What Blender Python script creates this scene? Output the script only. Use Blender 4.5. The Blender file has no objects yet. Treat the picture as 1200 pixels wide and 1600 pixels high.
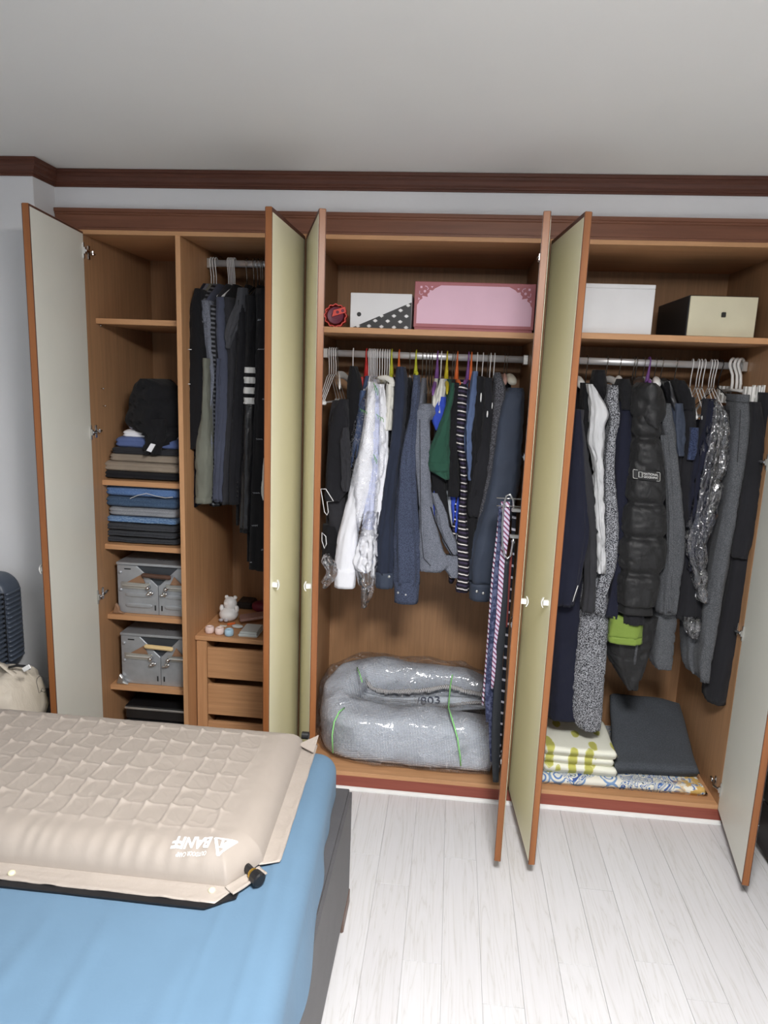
import bpy, bmesh, math, random
from mathutils import Vector, Matrix, noise

S = bpy.context.scene
COL = S.collection
PI = math.pi

# ------------------------------------------------------------------ camera
CAM = Vector((1.4864, -2.7132, 1.7538))
YAW, PITCH, ROLL, FPX = .0935, .1911, .0381, 1089.84
_f = Vector((-math.sin(YAW) * math.cos(PITCH), math.cos(YAW) * math.cos(PITCH), -math.sin(PITCH)))
_r0 = Vector((math.cos(YAW), math.sin(YAW), 0))
_u0 = _r0.cross(_f)
RIGHT = _r0 * math.cos(ROLL) + _u0 * math.sin(ROLL)
UP = -_r0 * math.sin(ROLL) + _u0 * math.cos(ROLL)
cd = bpy.data.cameras.new('camera')
cam = bpy.data.objects.new('camera', cd)
COL.objects.link(cam)
cam.matrix_world = Matrix(((RIGHT.x, UP.x, -_f.x, CAM.x), (RIGHT.y, UP.y, -_f.y, CAM.y),
                           (RIGHT.z, UP.z, -_f.z, CAM.z), (0, 0, 0, 1)))
cd.sensor_fit = 'HORIZONTAL'
cd.sensor_width = 36
cd.lens = 36 * FPX / 1200
cd.clip_start = .02
S.camera = cam

# ------------------------------------------------------------------ light, exposure
w = bpy.data.worlds.new('world')
S.world = w
w.use_nodes = True
w.node_tree.nodes['Background'].inputs[0].default_value = (.84, .91, 1, 1)
w.node_tree.nodes['Background'].inputs[1].default_value = .34  # even fill added through the open side behind the camera
ld = bpy.data.lights.new('ceiling_lamp_light', 'AREA')
ld.shape = 'SQUARE'
ld.size = .46
ld.energy = 58
ld.color = (1, .99, .98)
lo = bpy.data.objects.new('ceiling_lamp_light', ld)
COL.objects.link(lo)
lo.location = (1.68, -2.25, 2.34)
S.view_settings.view_transform = 'Standard'
S.view_settings.look = 'None'
S.view_settings.exposure = .31
S.view_settings.gamma = 1
S.view_settings.use_curve_mapping = False


def at(px, py, Y=None, Z=None, X=None):
    """world point seen at a photograph pixel, on a plane of known depth / height / side"""
    d = RIGHT * ((px - 600) / FPX) - UP * ((py - 800) / FPX) + _f
    if Y is not None: t = (Y - CAM.y) / d.y
    elif Z is not None: t = (Z - CAM.z) / d.z
    else: t = (X - CAM.x) / d.x
    return CAM + d * t


# ------------------------------------------------------------------ materials
def lin(c):
    def g(x):
        x /= 255
        return x / 12.92 if x <= .04045 else ((x + .055) / 1.055) ** 2.4
    return (g(c[0]), g(c[1]), g(c[2]), 1)


def new_mat(name):
    m = bpy.data.materials.new(name)
    m.use_nodes = True
    n = m.node_tree.nodes
    return m, n, m.node_tree.links, n['Principled BSDF']


def coords(n, l, scale=(1, 1, 1), rot=(0, 0, 0)):
    t = n.new('ShaderNodeTexCoord')
    mp = n.new('ShaderNodeMapping')
    mp.inputs['Scale'].default_value = scale
    mp.inputs['Rotation'].default_value = rot
    l.new(t.outputs['Object'], mp.inputs['Vector'])
    return mp.outputs['Vector']


def ramp(n, l, src, stops, interp='LINEAR'):
    r = n.new('ShaderNodeValToRGB')
    r.color_ramp.interpolation = interp
    e = r.color_ramp.elements
    while len(e) < len(stops): e.new(.5)
    for k, (p, c) in enumerate(stops):
        e[k].position = p
        e[k].color = c
    l.new(src, r.inputs['Fac'])
    return r.outputs['Color']


def mul(c, k):
    return (min(c[0] * k, 1), min(c[1] * k, 1), min(c[2] * k, 1), 1)


def bump(n, l, src, p, strength, dist=.002):
    b = n.new('ShaderNodeBump')
    b.inputs['Strength'].default_value = strength
    b.inputs['Distance'].default_value = dist
    l.new(src, b.inputs['Height'])
    l.new(b.outputs['Normal'], p.inputs['Normal'])


def mat(name, rgb, rough=.5, metal=0, var=.06, scale=12, bstr=0, bscale=200, bdist=.001, spec=.5, stretch=(1, 1, 1), coat=0):
    m, n, l, p = new_mat(name)
    c = lin(rgb)
    v = coords(n, l, stretch)
    t = n.new('ShaderNodeTexNoise')
    t.inputs['Scale'].default_value = scale
    t.inputs['Detail'].default_value = 4
    l.new(v, t.inputs['Vector'])
    l.new(ramp(n, l, t.outputs['Fac'], [(.3, mul(c, 1 - var)), (.7, mul(c, 1 + var))]), p.inputs['Base Color'])
    p.inputs['Roughness'].default_value = rough
    p.inputs['Metallic'].default_value = metal
    p.inputs['Specular IOR Level'].default_value = spec
    p.inputs['Coat Weight'].default_value = coat
    if bstr:
        t2 = n.new('ShaderNodeTexNoise')
        t2.inputs['Scale'].default_value = bscale
        t2.inputs['Detail'].default_value = 3
        l.new(v, t2.inputs['Vector'])
        bump(n, l, t2.outputs['Fac'], p, bstr, bdist)
    return m


def wood(name, dark, light, axis='Z', rough=.45, fine=70):
    m, n, l, p = new_mat(name)
    st = {'Z': (1, 1, .045), 'X': (.045, 1, 1), 'Y': (1, .045, 1)}[axis]
    v = coords(n, l, st)
    t = n.new('ShaderNodeTexNoise')
    t.inputs['Scale'].default_value = fine
    t.inputs['Detail'].default_value = 6
    t.inputs['Roughness'].default_value = .65
    l.new(v, t.inputs['Vector'])
    l.new(ramp(n, l, t.outputs['Fac'], [(.32, lin(dark)), (.66, lin(light))]), p.inputs['Base Color'])
    p.inputs['Roughness'].default_value = rough
    p.inputs['Specular IOR Level'].default_value = .35
    bump(n, l, t.outputs['Fac'], p, .12, .0006)
    return m


def fabric(name, rgb, rough=.92, var=.12, weave=900, crease=.35, heather=None, hs=420, spec=.2):
    """cloth: soft tonal drift, weave bump and creases; heather = second yarn colour"""
    m, n, l, p = new_mat(name)
    c = lin(rgb)
    v = coords(n, l)
    t = n.new('ShaderNodeTexNoise')
    t.inputs['Scale'].default_value = 7
    t.inputs['Detail'].default_value = 3
    l.new(v, t.inputs['Vector'])
    colr = ramp(n, l, t.outputs['Fac'], [(.3, mul(c, 1 - var)), (.7, mul(c, 1 + var))])
    if heather:
        h = n.new('ShaderNodeTexNoise')
        h.inputs['Scale'].default_value = hs
        h.inputs['Detail'].default_value = 2
        l.new(v, h.inputs['Vector'])
        f = ramp(n, l, h.outputs['Fac'], [(.46, (0, 0, 0, 1)), (.56, (1, 1, 1, 1))])
        mx = n.new('ShaderNodeMixRGB')
        l.new(f, mx.inputs['Fac'])
        l.new(colr, mx.inputs[1])
        mx.inputs[2].default_value = lin(heather)
        colr = mx.outputs[0]
    l.new(colr, p.inputs['Base Color'])
    p.inputs['Roughness'].default_value = rough
    p.inputs['Specular IOR Level'].default_value = spec
    p.inputs['Sheen Weight'].default_value = .05
    p.inputs['Sheen Roughness'].default_value = .6
    wv = n.new('ShaderNodeTexNoise')
    wv.inputs['Scale'].default_value = 22
    wv.inputs['Detail'].default_value = 5
    wv.inputs['Distortion'].default_value = 1.2
    mp2 = n.new('ShaderNodeMapping')
    mp2.inputs['Scale'].default_value = (1, 1, .45)
    l.new(v, mp2.inputs['Vector'])
    l.new(mp2.outputs['Vector'], wv.inputs['Vector'])
    bump(n, l, wv.outputs['Fac'], p, crease, .006)
    return m


def bands(name, stops, period, direction=(0, 0, 1), rough=.85, wob=.0):
    """printed / knitted stripes across a direction; stops over one period 0..1"""
    m, n, l, p = new_mat(name)
    t = n.new('ShaderNodeTexCoord')
    d = n.new('ShaderNodeVectorMath')
    d.operation = 'DOT_PRODUCT'
    d.inputs[1].default_value = direction
    l.new(t.outputs['Object'], d.inputs[0])
    a = n.new('ShaderNodeMath')
    a.operation = 'DIVIDE'
    a.inputs[1].default_value = period
    l.new(d.outputs['Value'], a.inputs[0])
    fr = n.new('ShaderNodeMath')
    fr.operation = 'FRACT'
    if wob:
        nz = n.new('ShaderNodeTexNoise')
        nz.inputs['Scale'].default_value = 14
        l.new(t.outputs['Object'], nz.inputs['Vector'])
        ml = n.new('ShaderNodeMath')
        ml.operation = 'MULTIPLY_ADD'
        ml.inputs[1].default_value = wob
        l.new(nz.outputs['Fac'], ml.inputs[0])
        l.new(a.outputs[0], ml.inputs[2])
        l.new(ml.outputs[0], fr.inputs[0])
    else:
        l.new(a.outputs[0], fr.inputs[0])
    l.new(ramp(n, l, fr.outputs[0], [(q, lin(c)) for q, c in stops], 'CONSTANT'), p.inputs['Base Color'])
    p.inputs['Roughness'].default_value = rough
    p.inputs['Specular IOR Level'].default_value = .25
    return m


def film_mat(name, gloss=.03, scale=24, streak=.5, width=.035, rough=.08, fres=.5):
    """thin clear plastic: see-through sheet, glossy, with highlights painted on as white streaks"""
    m, n, l, p = new_mat(name)
    out = n['Material Output']
    v = coords(n, l)
    tr = n.new('ShaderNodeBsdfTransparent')
    gl = n.new('ShaderNodeBsdfGlossy')
    gl.inputs['Roughness'].default_value = rough
    gl.inputs[0].default_value = (.95, .95, .97, 1)
    t = n.new('ShaderNodeTexNoise')
    t.inputs['Scale'].default_value = scale
    t.inputs['Detail'].default_value = 3
    t.inputs['Distortion'].default_value = 1.5
    l.new(v, t.inputs['Vector'])
    b = n.new('ShaderNodeBump')
    b.inputs['Strength'].default_value = .8
    b.inputs['Distance'].default_value = .012
    l.new(t.outputs['Fac'], b.inputs['Height'])
    l.new(b.outputs['Normal'], gl.inputs['Normal'])
    fr = n.new('ShaderNodeFresnel')
    fr.inputs['IOR'].default_value = 1.3
    ma = n.new('ShaderNodeMath'); ma.operation = 'MULTIPLY_ADD'
    ma.inputs[1].default_value = fres; ma.inputs[2].default_value = gloss
    l.new(fr.outputs[0], ma.inputs[0])
    mx = n.new('ShaderNodeMixShader')
    l.new(ma.outputs[0], mx.inputs[0]); l.new(tr.outputs[0], mx.inputs[1]); l.new(gl.outputs[0], mx.inputs[2])
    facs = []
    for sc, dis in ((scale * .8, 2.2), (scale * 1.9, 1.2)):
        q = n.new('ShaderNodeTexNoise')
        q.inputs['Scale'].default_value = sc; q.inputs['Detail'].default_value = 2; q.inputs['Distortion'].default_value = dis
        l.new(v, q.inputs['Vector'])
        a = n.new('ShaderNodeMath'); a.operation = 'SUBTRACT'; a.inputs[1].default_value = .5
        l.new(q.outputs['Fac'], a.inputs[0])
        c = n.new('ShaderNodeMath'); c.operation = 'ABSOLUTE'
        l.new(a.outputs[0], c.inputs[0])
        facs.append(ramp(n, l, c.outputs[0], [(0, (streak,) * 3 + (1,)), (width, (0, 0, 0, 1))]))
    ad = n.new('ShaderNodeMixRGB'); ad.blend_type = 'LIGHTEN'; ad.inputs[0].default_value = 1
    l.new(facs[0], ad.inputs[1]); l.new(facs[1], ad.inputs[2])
    df = n.new('ShaderNodeBsdfDiffuse'); df.inputs[0].default_value = (.9, .9, .92, 1)  # diffuse white for the painted highlight streaks on the film
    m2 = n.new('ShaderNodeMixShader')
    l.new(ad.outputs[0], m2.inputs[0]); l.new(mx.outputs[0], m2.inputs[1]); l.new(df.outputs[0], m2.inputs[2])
    l.new(m2.outputs[0], out.inputs['Surface'])
    return m


def emit_mat(name, rgb, k):
    m, n, l, p = new_mat(name)
    p.inputs['Emission Color'].default_value = lin(rgb)
    p.inputs['Emission Strength'].default_value = k
    return m


WALL = mat('wallpaper', (216, 216, 218), .9, var=.02, scale=3, bstr=.25, bscale=260, spec=.2)
CEIL = mat('ceiling_paper', (232, 231, 227), .92, var=.015, scale=2, bstr=.2, bscale=300, spec=.15)
CROWN = wood('crown_wood', (74, 43, 33), (94, 56, 42), 'X', .5)
HEADER = wood('header_wood', (106, 66, 48), (126, 82, 61), 'X', .45, 45)
INT = wood('laminate_upright', (154, 118, 86), (174, 133, 97), 'Z', .5)
INTX = wood('laminate_across', (154, 118, 86), (174, 133, 97), 'X', .5)
EDGE = wood('laminate_edge', (182, 136, 96), (202, 154, 112), 'X', .5)
EDGEZ = wood('laminate_edge_upright', (182, 136, 96), (202, 154, 112), 'Z', .5)
DOORW = wood('door_edge_wood', (130, 80, 46), (150, 96, 56), 'Z', .35, 40)
PLINTH = wood('plinth_wood', (128, 66, 54), (150, 82, 68), 'X', .45, 45)
CREAM = mat('door_face_cream', (234, 229, 202), .38, var=.02, scale=4, bstr=.05, bscale=500)
GREYW = mat('door_back_grey', (226, 226, 216), .45, var=.02, scale=4, bstr=.05, bscale=500)
CHROME = mat('chrome', (215, 215, 215), .18, 1, .03)
RODM = mat('polished_rod', (222, 222, 224), .3, .55, .02)
SATIN = mat('satin_metal', (200, 200, 198), .3, .85, .03)
WHITEP = mat('white_plastic', (232, 232, 230), .35, 0, .03)
BLACKP = mat('black_plastic', (26, 26, 28), .4, 0, .05)
WIREW = mat('white_wire', (244, 244, 244), .3, 0, .02)
WIREM = mat('metal_wire', (150, 146, 140), .25, .9, .03)
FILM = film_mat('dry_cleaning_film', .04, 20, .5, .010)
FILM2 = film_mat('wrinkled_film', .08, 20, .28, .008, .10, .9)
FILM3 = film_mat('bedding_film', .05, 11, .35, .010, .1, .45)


# ------------------------------------------------------------------ mesh helpers
class MB:
    def __init__(s): s.v = []; s.f = []

    def add(s, vs, fs):
        o = len(s.v)
        s.v += [Vector(v) for v in vs]
        s.f += [tuple(i + o for i in f) for f in fs]
        return s

    def box(s, x0, x1, y0, y1, z0, z1):
        return s.add([(x0, y0, z0), (x1, y0, z0), (x1, y1, z0), (x0, y1, z0), (x0, y0, z1), (x1, y0, z1), (x1, y1, z1), (x0, y1, z1)],
                     [(0, 3, 2, 1), (4, 5, 6, 7), (0, 1, 5, 4), (1, 2, 6, 5), (2, 3, 7, 6), (3, 0, 4, 7)])

    def loft(s, rings, caps=True, closed=True):
        n = len(rings[0]); m = len(rings); vs = [p for r in rings for p in r]; fs = []
        for j in range(m - 1):
            for i in range(n if closed else n - 1):
                a = j * n + i; b = j * n + (i + 1) % n
                fs.append((a, b, b + n, a + n))
        if caps:
            fs.append(tuple(range(n - 1, -1, -1)))
            fs.append(tuple(range((m - 1) * n, m * n)))
        return s.add(vs, fs)

    def tube(s, pts, r, n=6, closed=False):
        pts = [Vector(p) for p in pts]; k = len(pts)
        rs = r if isinstance(r, (list, tuple)) else [r] * k
        rings = []; prev = None
        for i, p in enumerate(pts):
            if closed: t = pts[(i + 1) % k] - pts[i - 1]
            else: t = pts[min(i + 1, k - 1)] - pts[max(i - 1, 0)]
            t = t.normalized() if t.length > 1e-9 else Vector((0, 0, 1))
            if prev is None:
                a = Vector((0, 0, 1)) if abs(t.z) < .9 else Vector((1, 0, 0))
                u = t.cross(a).normalized()
            else:
                u = prev - t * prev.dot(t)
                u = u.normalized() if u.length > 1e-6 else t.orthogonal().normalized()
            prev = u; v = t.cross(u)
            rings.append([p + (u * math.cos(2 * PI * j / n) + v * math.sin(2 * PI * j / n)) * rs[i] for j in range(n)])
        if closed:
            rings.append(rings[0])
            return s.loft(rings, caps=False)
        return s.loft(rings)

    def lathe(s, prof, c, n=20, axis='Z'):
        rings = []
        for r, h in prof:
            ring = []
            for j in range(n):
                a = 2 * PI * j / n; x, y = r * math.cos(a), r * math.sin(a)
                p = {'Z': (x, y, h), 'Y': (x, h, -y), 'X': (h, x, y)}[axis]
                ring.append(Vector(c) + Vector(p))
            rings.append(ring)
        return s.loft(rings)

    def ball(s, c, r, n=14, m=9, q=2.0):
        rx, ry, rz = r if isinstance(r, (tuple, list)) else (r, r, r)
        rings = []
        for j in range(1, m):
            ph = PI * j / m - PI / 2
            cz = math.copysign(abs(math.sin(ph)) ** (2 / q), math.sin(ph)); cr = abs(math.cos(ph)) ** (2 / q)
            rings.append([(c[0] + rx * cr * spow(math.cos(2 * PI * i / n), 2 / q), c[1] + ry * cr * spow(math.sin(2 * PI * i / n), 2 / q), c[2] + rz * cz) for i in range(n)])
        return s.loft(rings)

    def prism(s, poly, f0, f1):
        """poly: list of (a,b); f0/f1 map (a,b) to the two faces"""
        n = len(poly)
        vs = [f0(a, b) for a, b in poly] + [f1(a, b) for a, b in poly]
        fs = [tuple(range(n)), tuple(range(2 * n - 1, n - 1, -1))] + [(i, i + n, (i + 1) % n + n, (i + 1) % n) for i in range(n)]
        return s.add(vs, fs)

    def xf(s, fn):
        s.v = [Vector(fn(v)) for v in s.v]
        return s

    def jit(s, amp, sc=6, seed=0):
        o = Vector((seed * 7.3, seed * 3.1, seed * 1.7))
        s.v = [v + noise.noise_vector(v * sc + o) * amp for v in s.v]
        return s


def spow(x, e): return math.copysign(abs(x) ** e, x)


def base_of(o):
    v = Vector((0, 0, 0))
    while o: v += o.location; o = o.parent
    return v


def build(name, mb, m, parent=None, smooth=False, bev=0, kind=None, label=None, seg=1):
    o3 = base_of(parent) if parent else Vector((0, 0, 0))
    me = bpy.data.meshes.new(name)
    me.from_pydata([v - o3 for v in mb.v], [], mb.f)
    bm = bmesh.new()
    bm.from_mesh(me)
    bmesh.ops.recalc_face_normals(bm, faces=bm.faces)
    if bev:
        es = [e for e in bm.edges if len(e.link_faces) == 2 and e.calc_face_angle(0) > .6]
        bmesh.ops.bevel(bm, geom=es, offset=bev, segments=seg, affect='EDGES', clamp_overlap=True)
    bm.to_mesh(me)
    bm.free()
    if smooth:
        me.polygons.foreach_set('use_smooth', [True] * len(me.polygons))
    if m: me.materials.append(m)
    o = bpy.data.objects.new(name, me)
    COL.objects.link(o)
    if parent: o.parent = parent
    if kind: o['kind'] = kind
    if label: o['label'] = label
    return o


def tag(o, label, cat, group=None):
    o['label'] = label; o['category'] = cat
    if group: o['group'] = group
    return o


def thing(name, label, cat, loc, group=None):
    o = bpy.data.objects.new(name, None)
    COL.objects.link(o)
    o.location = Vector(loc)
    o.empty_display_size = .05
    return tag(o, label, cat, group)


def cat_rom(keys, t):
    """keys: list of tuples, first entry is the parameter (increasing)"""
    n = len(keys)
    for i in range(n - 1):
        if t <= keys[i + 1][0] or i == n - 2: break
    k0, k1 = keys[i], keys[i + 1]
    h = k1[0] - k0[0]
    u = min(max((t - k0[0]) / h, 0), 1)
    out = []
    for c in range(1, len(k0)):
        m0 = (k1[c] - keys[i - 1][c]) / (k1[0] - keys[i - 1][0]) * h if i > 0 else (k1[c] - k0[c])
        m1 = (keys[i + 2][c] - k0[c]) / (keys[i + 2][0] - k0[0]) * h if i < n - 2 else (k1[c] - k0[c])
        u2, u3 = u * u, u * u * u
        out.append((2 * u3 - 3 * u2 + 1) * k0[c] + (u3 - 2 * u2 + u) * m0 + (-2 * u3 + 3 * u2) * k1[c] + (u3 - u2) * m1)
    return out


def drape(rows, Yf=.05, depth=.09, sharp=2.4, n=34, m=52, fold=.0048, kf=5, seed=0, crease=.005, hollow=True, ramp0=.25):
    """hanging cloth: rows = (photo y, left x, right x[, front Y, depth]); the section runs back in Y by its depth"""
    rnd = random.Random(seed)
    keys = []
    for r in rows:
        yf, dp = (r[3], r[4]) if len(r) > 3 else (Yf, depth)
        ym = yf + dp * .35
        a, b = at(r[1], r[0], Y=ym), at(r[2], r[0], Y=ym)
        keys.append((-(a.z + b.z) / 2, (a.x + b.x) / 2, (b.x - a.x) / 2, yf, dp))
    p1, p2, p3 = (rnd.uniform(0, 6.28) for _ in range(3))
    z0, z1 = keys[0][0], keys[-1][0]
    rings = []
    for j in range(m + 1):
        t = j / m
        zz = z0 + (z1 - z0) * t
        x, hx, yf, dp = cat_rom(keys, zz)
        amp = fold * (ramp0 + (1 - ramp0) * t)
        ring = []
        for i in range(n):
            a = 2 * PI * i / n
            ca, sa = spow(math.cos(a), 2 / sharp), spow(math.sin(a), 2 / sharp)
            d = amp * (math.sin(kf * a + p1 + 1.3 * math.sin(zz * 5 + p2)) + .5 * math.sin((kf * 2 + 1) * a + p3 + zz * 4))
            d += crease * .6 * noise.noise(Vector((math.cos(a) * 1.5 + seed, math.sin(a) * 1.5, zz * 22 + a * 2)))
            rg = abs(noise.noise(Vector((math.cos(a) * 1.1 + seed * 1.7, math.sin(a) * 1.1, zz * 13 + 1.6 * math.cos(a + seed)))))
            d -= crease * max(0, 1 - rg / .13)
            q = Vector((x + max(hx, .0015) * ca, yf + dp / 2 + dp / 2 * sa, -zz))
            nn = Vector((ca / max(hx, .01), sa / max(dp / 2, .01), 0)).normalized()
            ring.append(q + nn * min(d, hx * .8 if d > 0 else d))
        rings.append(ring)
    if hollow:
        last = rings[-1]; c = sum(last, Vector()) / n
        rings.append([c + (p - c) * .86 + Vector((0, 0, .002)) for p in last])
        rings.append([c + (p - c) * .8 + Vector((0, 0, .02)) for p in last])
    return MB().loft(rings)


def body(hx, zt, zb, th=.011, w=.2, Yc=.3, neck=.06, drop=.07, seed=0, fold=.002, lean=0):
    """the hanging trunk of a garment: neck, shoulders, then straight to the hem; plane across the rod"""
    rings = []
    n = 28
    keys = [(0, neck, th * .9), (.02, neck + .03, th), (drop, w - .012, th * 1.15), (drop + .03, w, th * 1.2), ((zt - zb), w * 1.0, th * 1.25)]
    m = 18
    for j in range(m + 1):
        t = (j / m) ** 1.6 * (zt - zb)
        hw, tt = cat_rom(keys, t)
        ring = []
        for i in range(n):
            a = 2 * PI * i / n
            y = spow(math.cos(a), .7) * hw
            x = spow(math.sin(a), .7) * tt + fold * math.sin(y * 40 + seed) * t
            ring.append((hx + x + lean * t, Yc + y, zt - t))
        rings.append(ring)
    return MB().loft(rings)


def garment(name, label, cat, pieces, group=None):
    zs = [v.z for p in pieces for v in p[1].v]
    xs = [v.x for p in pieces for v in p[1].v]
    if len(pieces) == 1:
        o = build(name, pieces[0][1], pieces[0][2], None, True)
        return tag(o, label, cat, group)
    r = thing(name, label, cat, ((min(xs) + max(xs)) / 2, .3, min(zs)), group)
    for p in pieces:
        build(p[0], p[1], p[2], r, True, label=p[3] if len(p) > 3 else None)
    return r


def disc(c, r, m_axis='Y', t=.002, n=12):
    return MB().lathe([(r * .8, -t), (r, -t * .5), (r, t * .5), (r * .8, t)], c, n, m_axis)


# ================================================================== SETTING
CZ = 2.483                                   # ceiling height
XR, XL, YB = 3.4, -1.3, -4.3
PW = .1195
FLOOR = mat('floor_base', (196, 196, 196), .6)


def plank_mat():
    m, n, l, p = new_mat('white_plank')
    v = coords(n, l, (1, .06, 1))
    oi = n.new('ShaderNodeObjectInfo')
    ad = n.new('ShaderNodeVectorMath')
    ad.operation = 'ADD'
    cb = n.new('ShaderNodeCombineXYZ')
    k = n.new('ShaderNodeMath'); k.operation = 'MULTIPLY'; k.inputs[1].default_value = 37
    l.new(oi.outputs['Random'], k.inputs[0])
    l.new(k.outputs[0], cb.inputs[0]); l.new(k.outputs[0], cb.inputs[2])
    l.new(v, ad.inputs[0]); l.new(cb.outputs[0], ad.inputs[1])
    t = n.new('ShaderNodeTexNoise')
    t.inputs['Scale'].default_value = 26; t.inputs['Detail'].default_value = 5; t.inputs['Distortion'].default_value = .6
    l.new(ad.outputs[0], t.inputs['Vector'])
    w1 = n.new('ShaderNodeMath'); w1.operation = 'MULTIPLY'; w1.inputs[1].default_value = 7
    fr = n.new('ShaderNodeMath'); fr.operation = 'PINGPONG'; fr.inputs[1].default_value = .5
    l.new(t.outputs['Fac'], w1.inputs[0]); l.new(w1.outputs[0], fr.inputs[0])
    g = ramp(n, l, fr.outputs[0], [(0, lin((204, 202, 201))), (.1, lin((213, 212, 213))), (.5, lin((217, 216, 218)))])
    mx = n.new('ShaderNodeMixRGB'); mx.blend_type = 'MULTIPLY'; mx.inputs[0].default_value = 1
    tone = ramp(n, l, oi.outputs['Random'], [(0, (.94, .935, .935, 1)), (1, (1, 1, 1, 1))])
    l.new(g, mx.inputs[1]); l.new(tone, mx.inputs[2])
    l.new(mx.outputs[0], p.inputs['Base Color'])
    p.inputs['Roughness'].default_value = .5
    p.inputs['Specular IOR Level'].default_value = .4
    bump(n, l, fr.outputs[0], p, .06, .0006)
    return m


PLANK = plank_mat()
fl = build('floor', MB().box(XL, XR, YB, .012, -.05, -.004), FLOOR, kind='structure')
x_first = 1.423 - PW * 22
joints = {0: (615, 1382), 1: (661, 1503), 2: (721, 1342), 3: (780, 1571), 4: (900, 1300), 5: (970, 1515), 6: (998, 1397)}
rng = random.Random(4)
for c in range(38):
    xa = x_first + PW * c
    if xa >= XR: break
    k = c - 21
    if k in joints:
        p = at(*joints[k], Z=0); y = p.y
    else:
        y = -rng.uniform(.05, 1.2)
    while y < 0: y += 1.2
    while y > YB:
        y0, y1 = max(y - 1.2, YB), min(y, -.001)
        if y1 - y0 > .02:
            x0, x1 = max(xa + .0005, XL), min(xa + PW - .0005, XR)
            build('plank', MB().box(x0, x1, y0 + .0005, y1 - .0005, -.004, 0), PLANK, fl, bev=.0006)
        y -= 1.2

build('ceiling', MB().box(XL, XR, YB, .1, CZ, CZ + .06), CEIL, kind='structure')
build('wall_left', MB().box(XL - .06, XL, YB, .1, 0, CZ), WALL, kind='structure')
build('wall_right', MB().box(XR, XR + .06, YB, .1, 0, CZ), WALL, kind='structure')
build('wall_pier', MB().box(XL, -.088, -.132, .7, 0, CZ), WALL, kind='structure', bev=.002)
build('wall_back', MB().box(-.088, XR, .012, .1, 2.346, CZ), WALL, kind='structure')
build('wall_back_right', MB().box(2.70, XR, .012, .7, 0, 2.346), WALL, kind='structure')


def sweep(path, prof, name, m):
    """moulding: profile (out, z) swept along a horizontal path, mitred; room is on the right-hand side of travel"""
    rings = []
    k = len(path)
    for i, (x, y) in enumerate(path):
        def nrm(a, b):
            d = Vector((b[0] - a[0], b[1] - a[1])).normalized()
            return Vector((d.y, -d.x))
        n0 = nrm(path[max(i - 1, 0)], path[max(i - 1, 0) + 1]) if i > 0 else nrm(path[0], path[1])
        n1 = nrm(path[i], path[i + 1]) if i < k - 1 else n0
        b = (n0 + n1).normalized(); s = 1 / max(b.dot(n0), .3)
        rings.append([(x + b.x * o * s, y + b.y * o * s, z) for o, z in prof])
    return build(name, MB().loft(rings), m, kind='structure')


cp = [(0, CZ - .001), (.030, CZ - .001), (.030, CZ - .012), (.026, CZ - .014), (.026, CZ - .022), (.020, CZ - .028), (.016, CZ - .040), (.010, CZ - .046), (.010, CZ - .051),
      (.006, CZ - .053), (.006, CZ - .060), (0, CZ - .060)]
sweep([(XL, -.132), (-.088, -.132), (-.088, .012), (XR, .012)], cp, 'trim_1', CROWN)
hp = [(0, 2.268), (.014, 2.268), (.014, 2.276), (.010, 2.278), (.010, 2.322), (.014, 2.325), (.014, 2.331), (.018, 2.333), (.018, 2.3455), (0, 2.3455)]
sweep([(-.086, .012), (2.70, .012)], hp, 'trim_2', HEADER)
build('trim_3', MB().box(-.086, -.001, .0, .02, 0, 2.268), HEADER, kind='structure')
build('trim_4', MB().box(2.673, 2.70, .0, .02, 0, 2.268), HEADER, kind='structure')
sweep([(-.001, -.0005), (2.672, -.0005)], [(0, 0), (.013, 0), (.012, .006), (.006, .011), (0, .013)], 'trim_5', WHITEP)

# lamp on the ceiling (outside the frame) that lights the room
LPX, LPY = 1.68, -2.25
lamp = thing('ceiling_lamp', 'square white ceiling light fixture in the middle of the room', 'lamp', (LPX, LPY, CZ))
build('base_plate', MB().box(LPX - .25, LPX + .25, LPY - .25, LPY + .25, CZ - .03, CZ), WHITEP, lamp, bev=.004)
build('diffuser', MB().box(LPX - .24, LPX + .24, LPY - .24, LPY + .24, CZ - .13, CZ - .03), emit_mat('lamp_diffuser', (255, 252, 249), 32), lamp, bev=.008)

# ================================================================== WARDROBES
STRIP = wood('dark_border_wood', (74, 42, 30), (94, 56, 40), 'Z', .4)
ZB, ZT, D = .061, 2.252, .63
TT = .022
WD = .4565


def wardrobe(label, x0, x1):
    r = thing('wardrobe', label, 'wardrobe', ((x0 + x1) / 2, .3, 0))
    build('side_panel', MB().box(x0, x0 + .018, 0, D, ZB, ZT), INT, r, bev=.0008)
    build('side_panel', MB().box(x1 - .018, x1, 0, D, ZB, ZT), INT, r, bev=.0008)
    build('top_panel', MB().box(x0, x1, 0, D, ZT, ZT + .0165), EDGE, r, bev=.0008)
    build('bottom_panel', MB().box(x0, x1, 0, D, ZB, ZB + .019), EDGE, r, bev=.0008)
    build('back_panel', MB().box(x0 + .018, x1 - .018, D - .006, D, ZB + .019, ZT), INT, r)
    build('plinth', MB().box(x0, x1, .0005, .02, 0, ZB), PLINTH, r)
    return r


def shelf(r, x0, x1, y0, z, th=.022, pins=True):
    s = build('shelf', MB().box(x0, x1, y0, D - .007, z - th, z), EDGE, r, bev=.001)
    if pins:
        for px in (x0 + .005, x1 - .005):
            build('shelf_pin', MB().ball((px, y0 + .03, z - th - .005), .005, 8, 5), CHROME, s, True)
    return s


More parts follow.
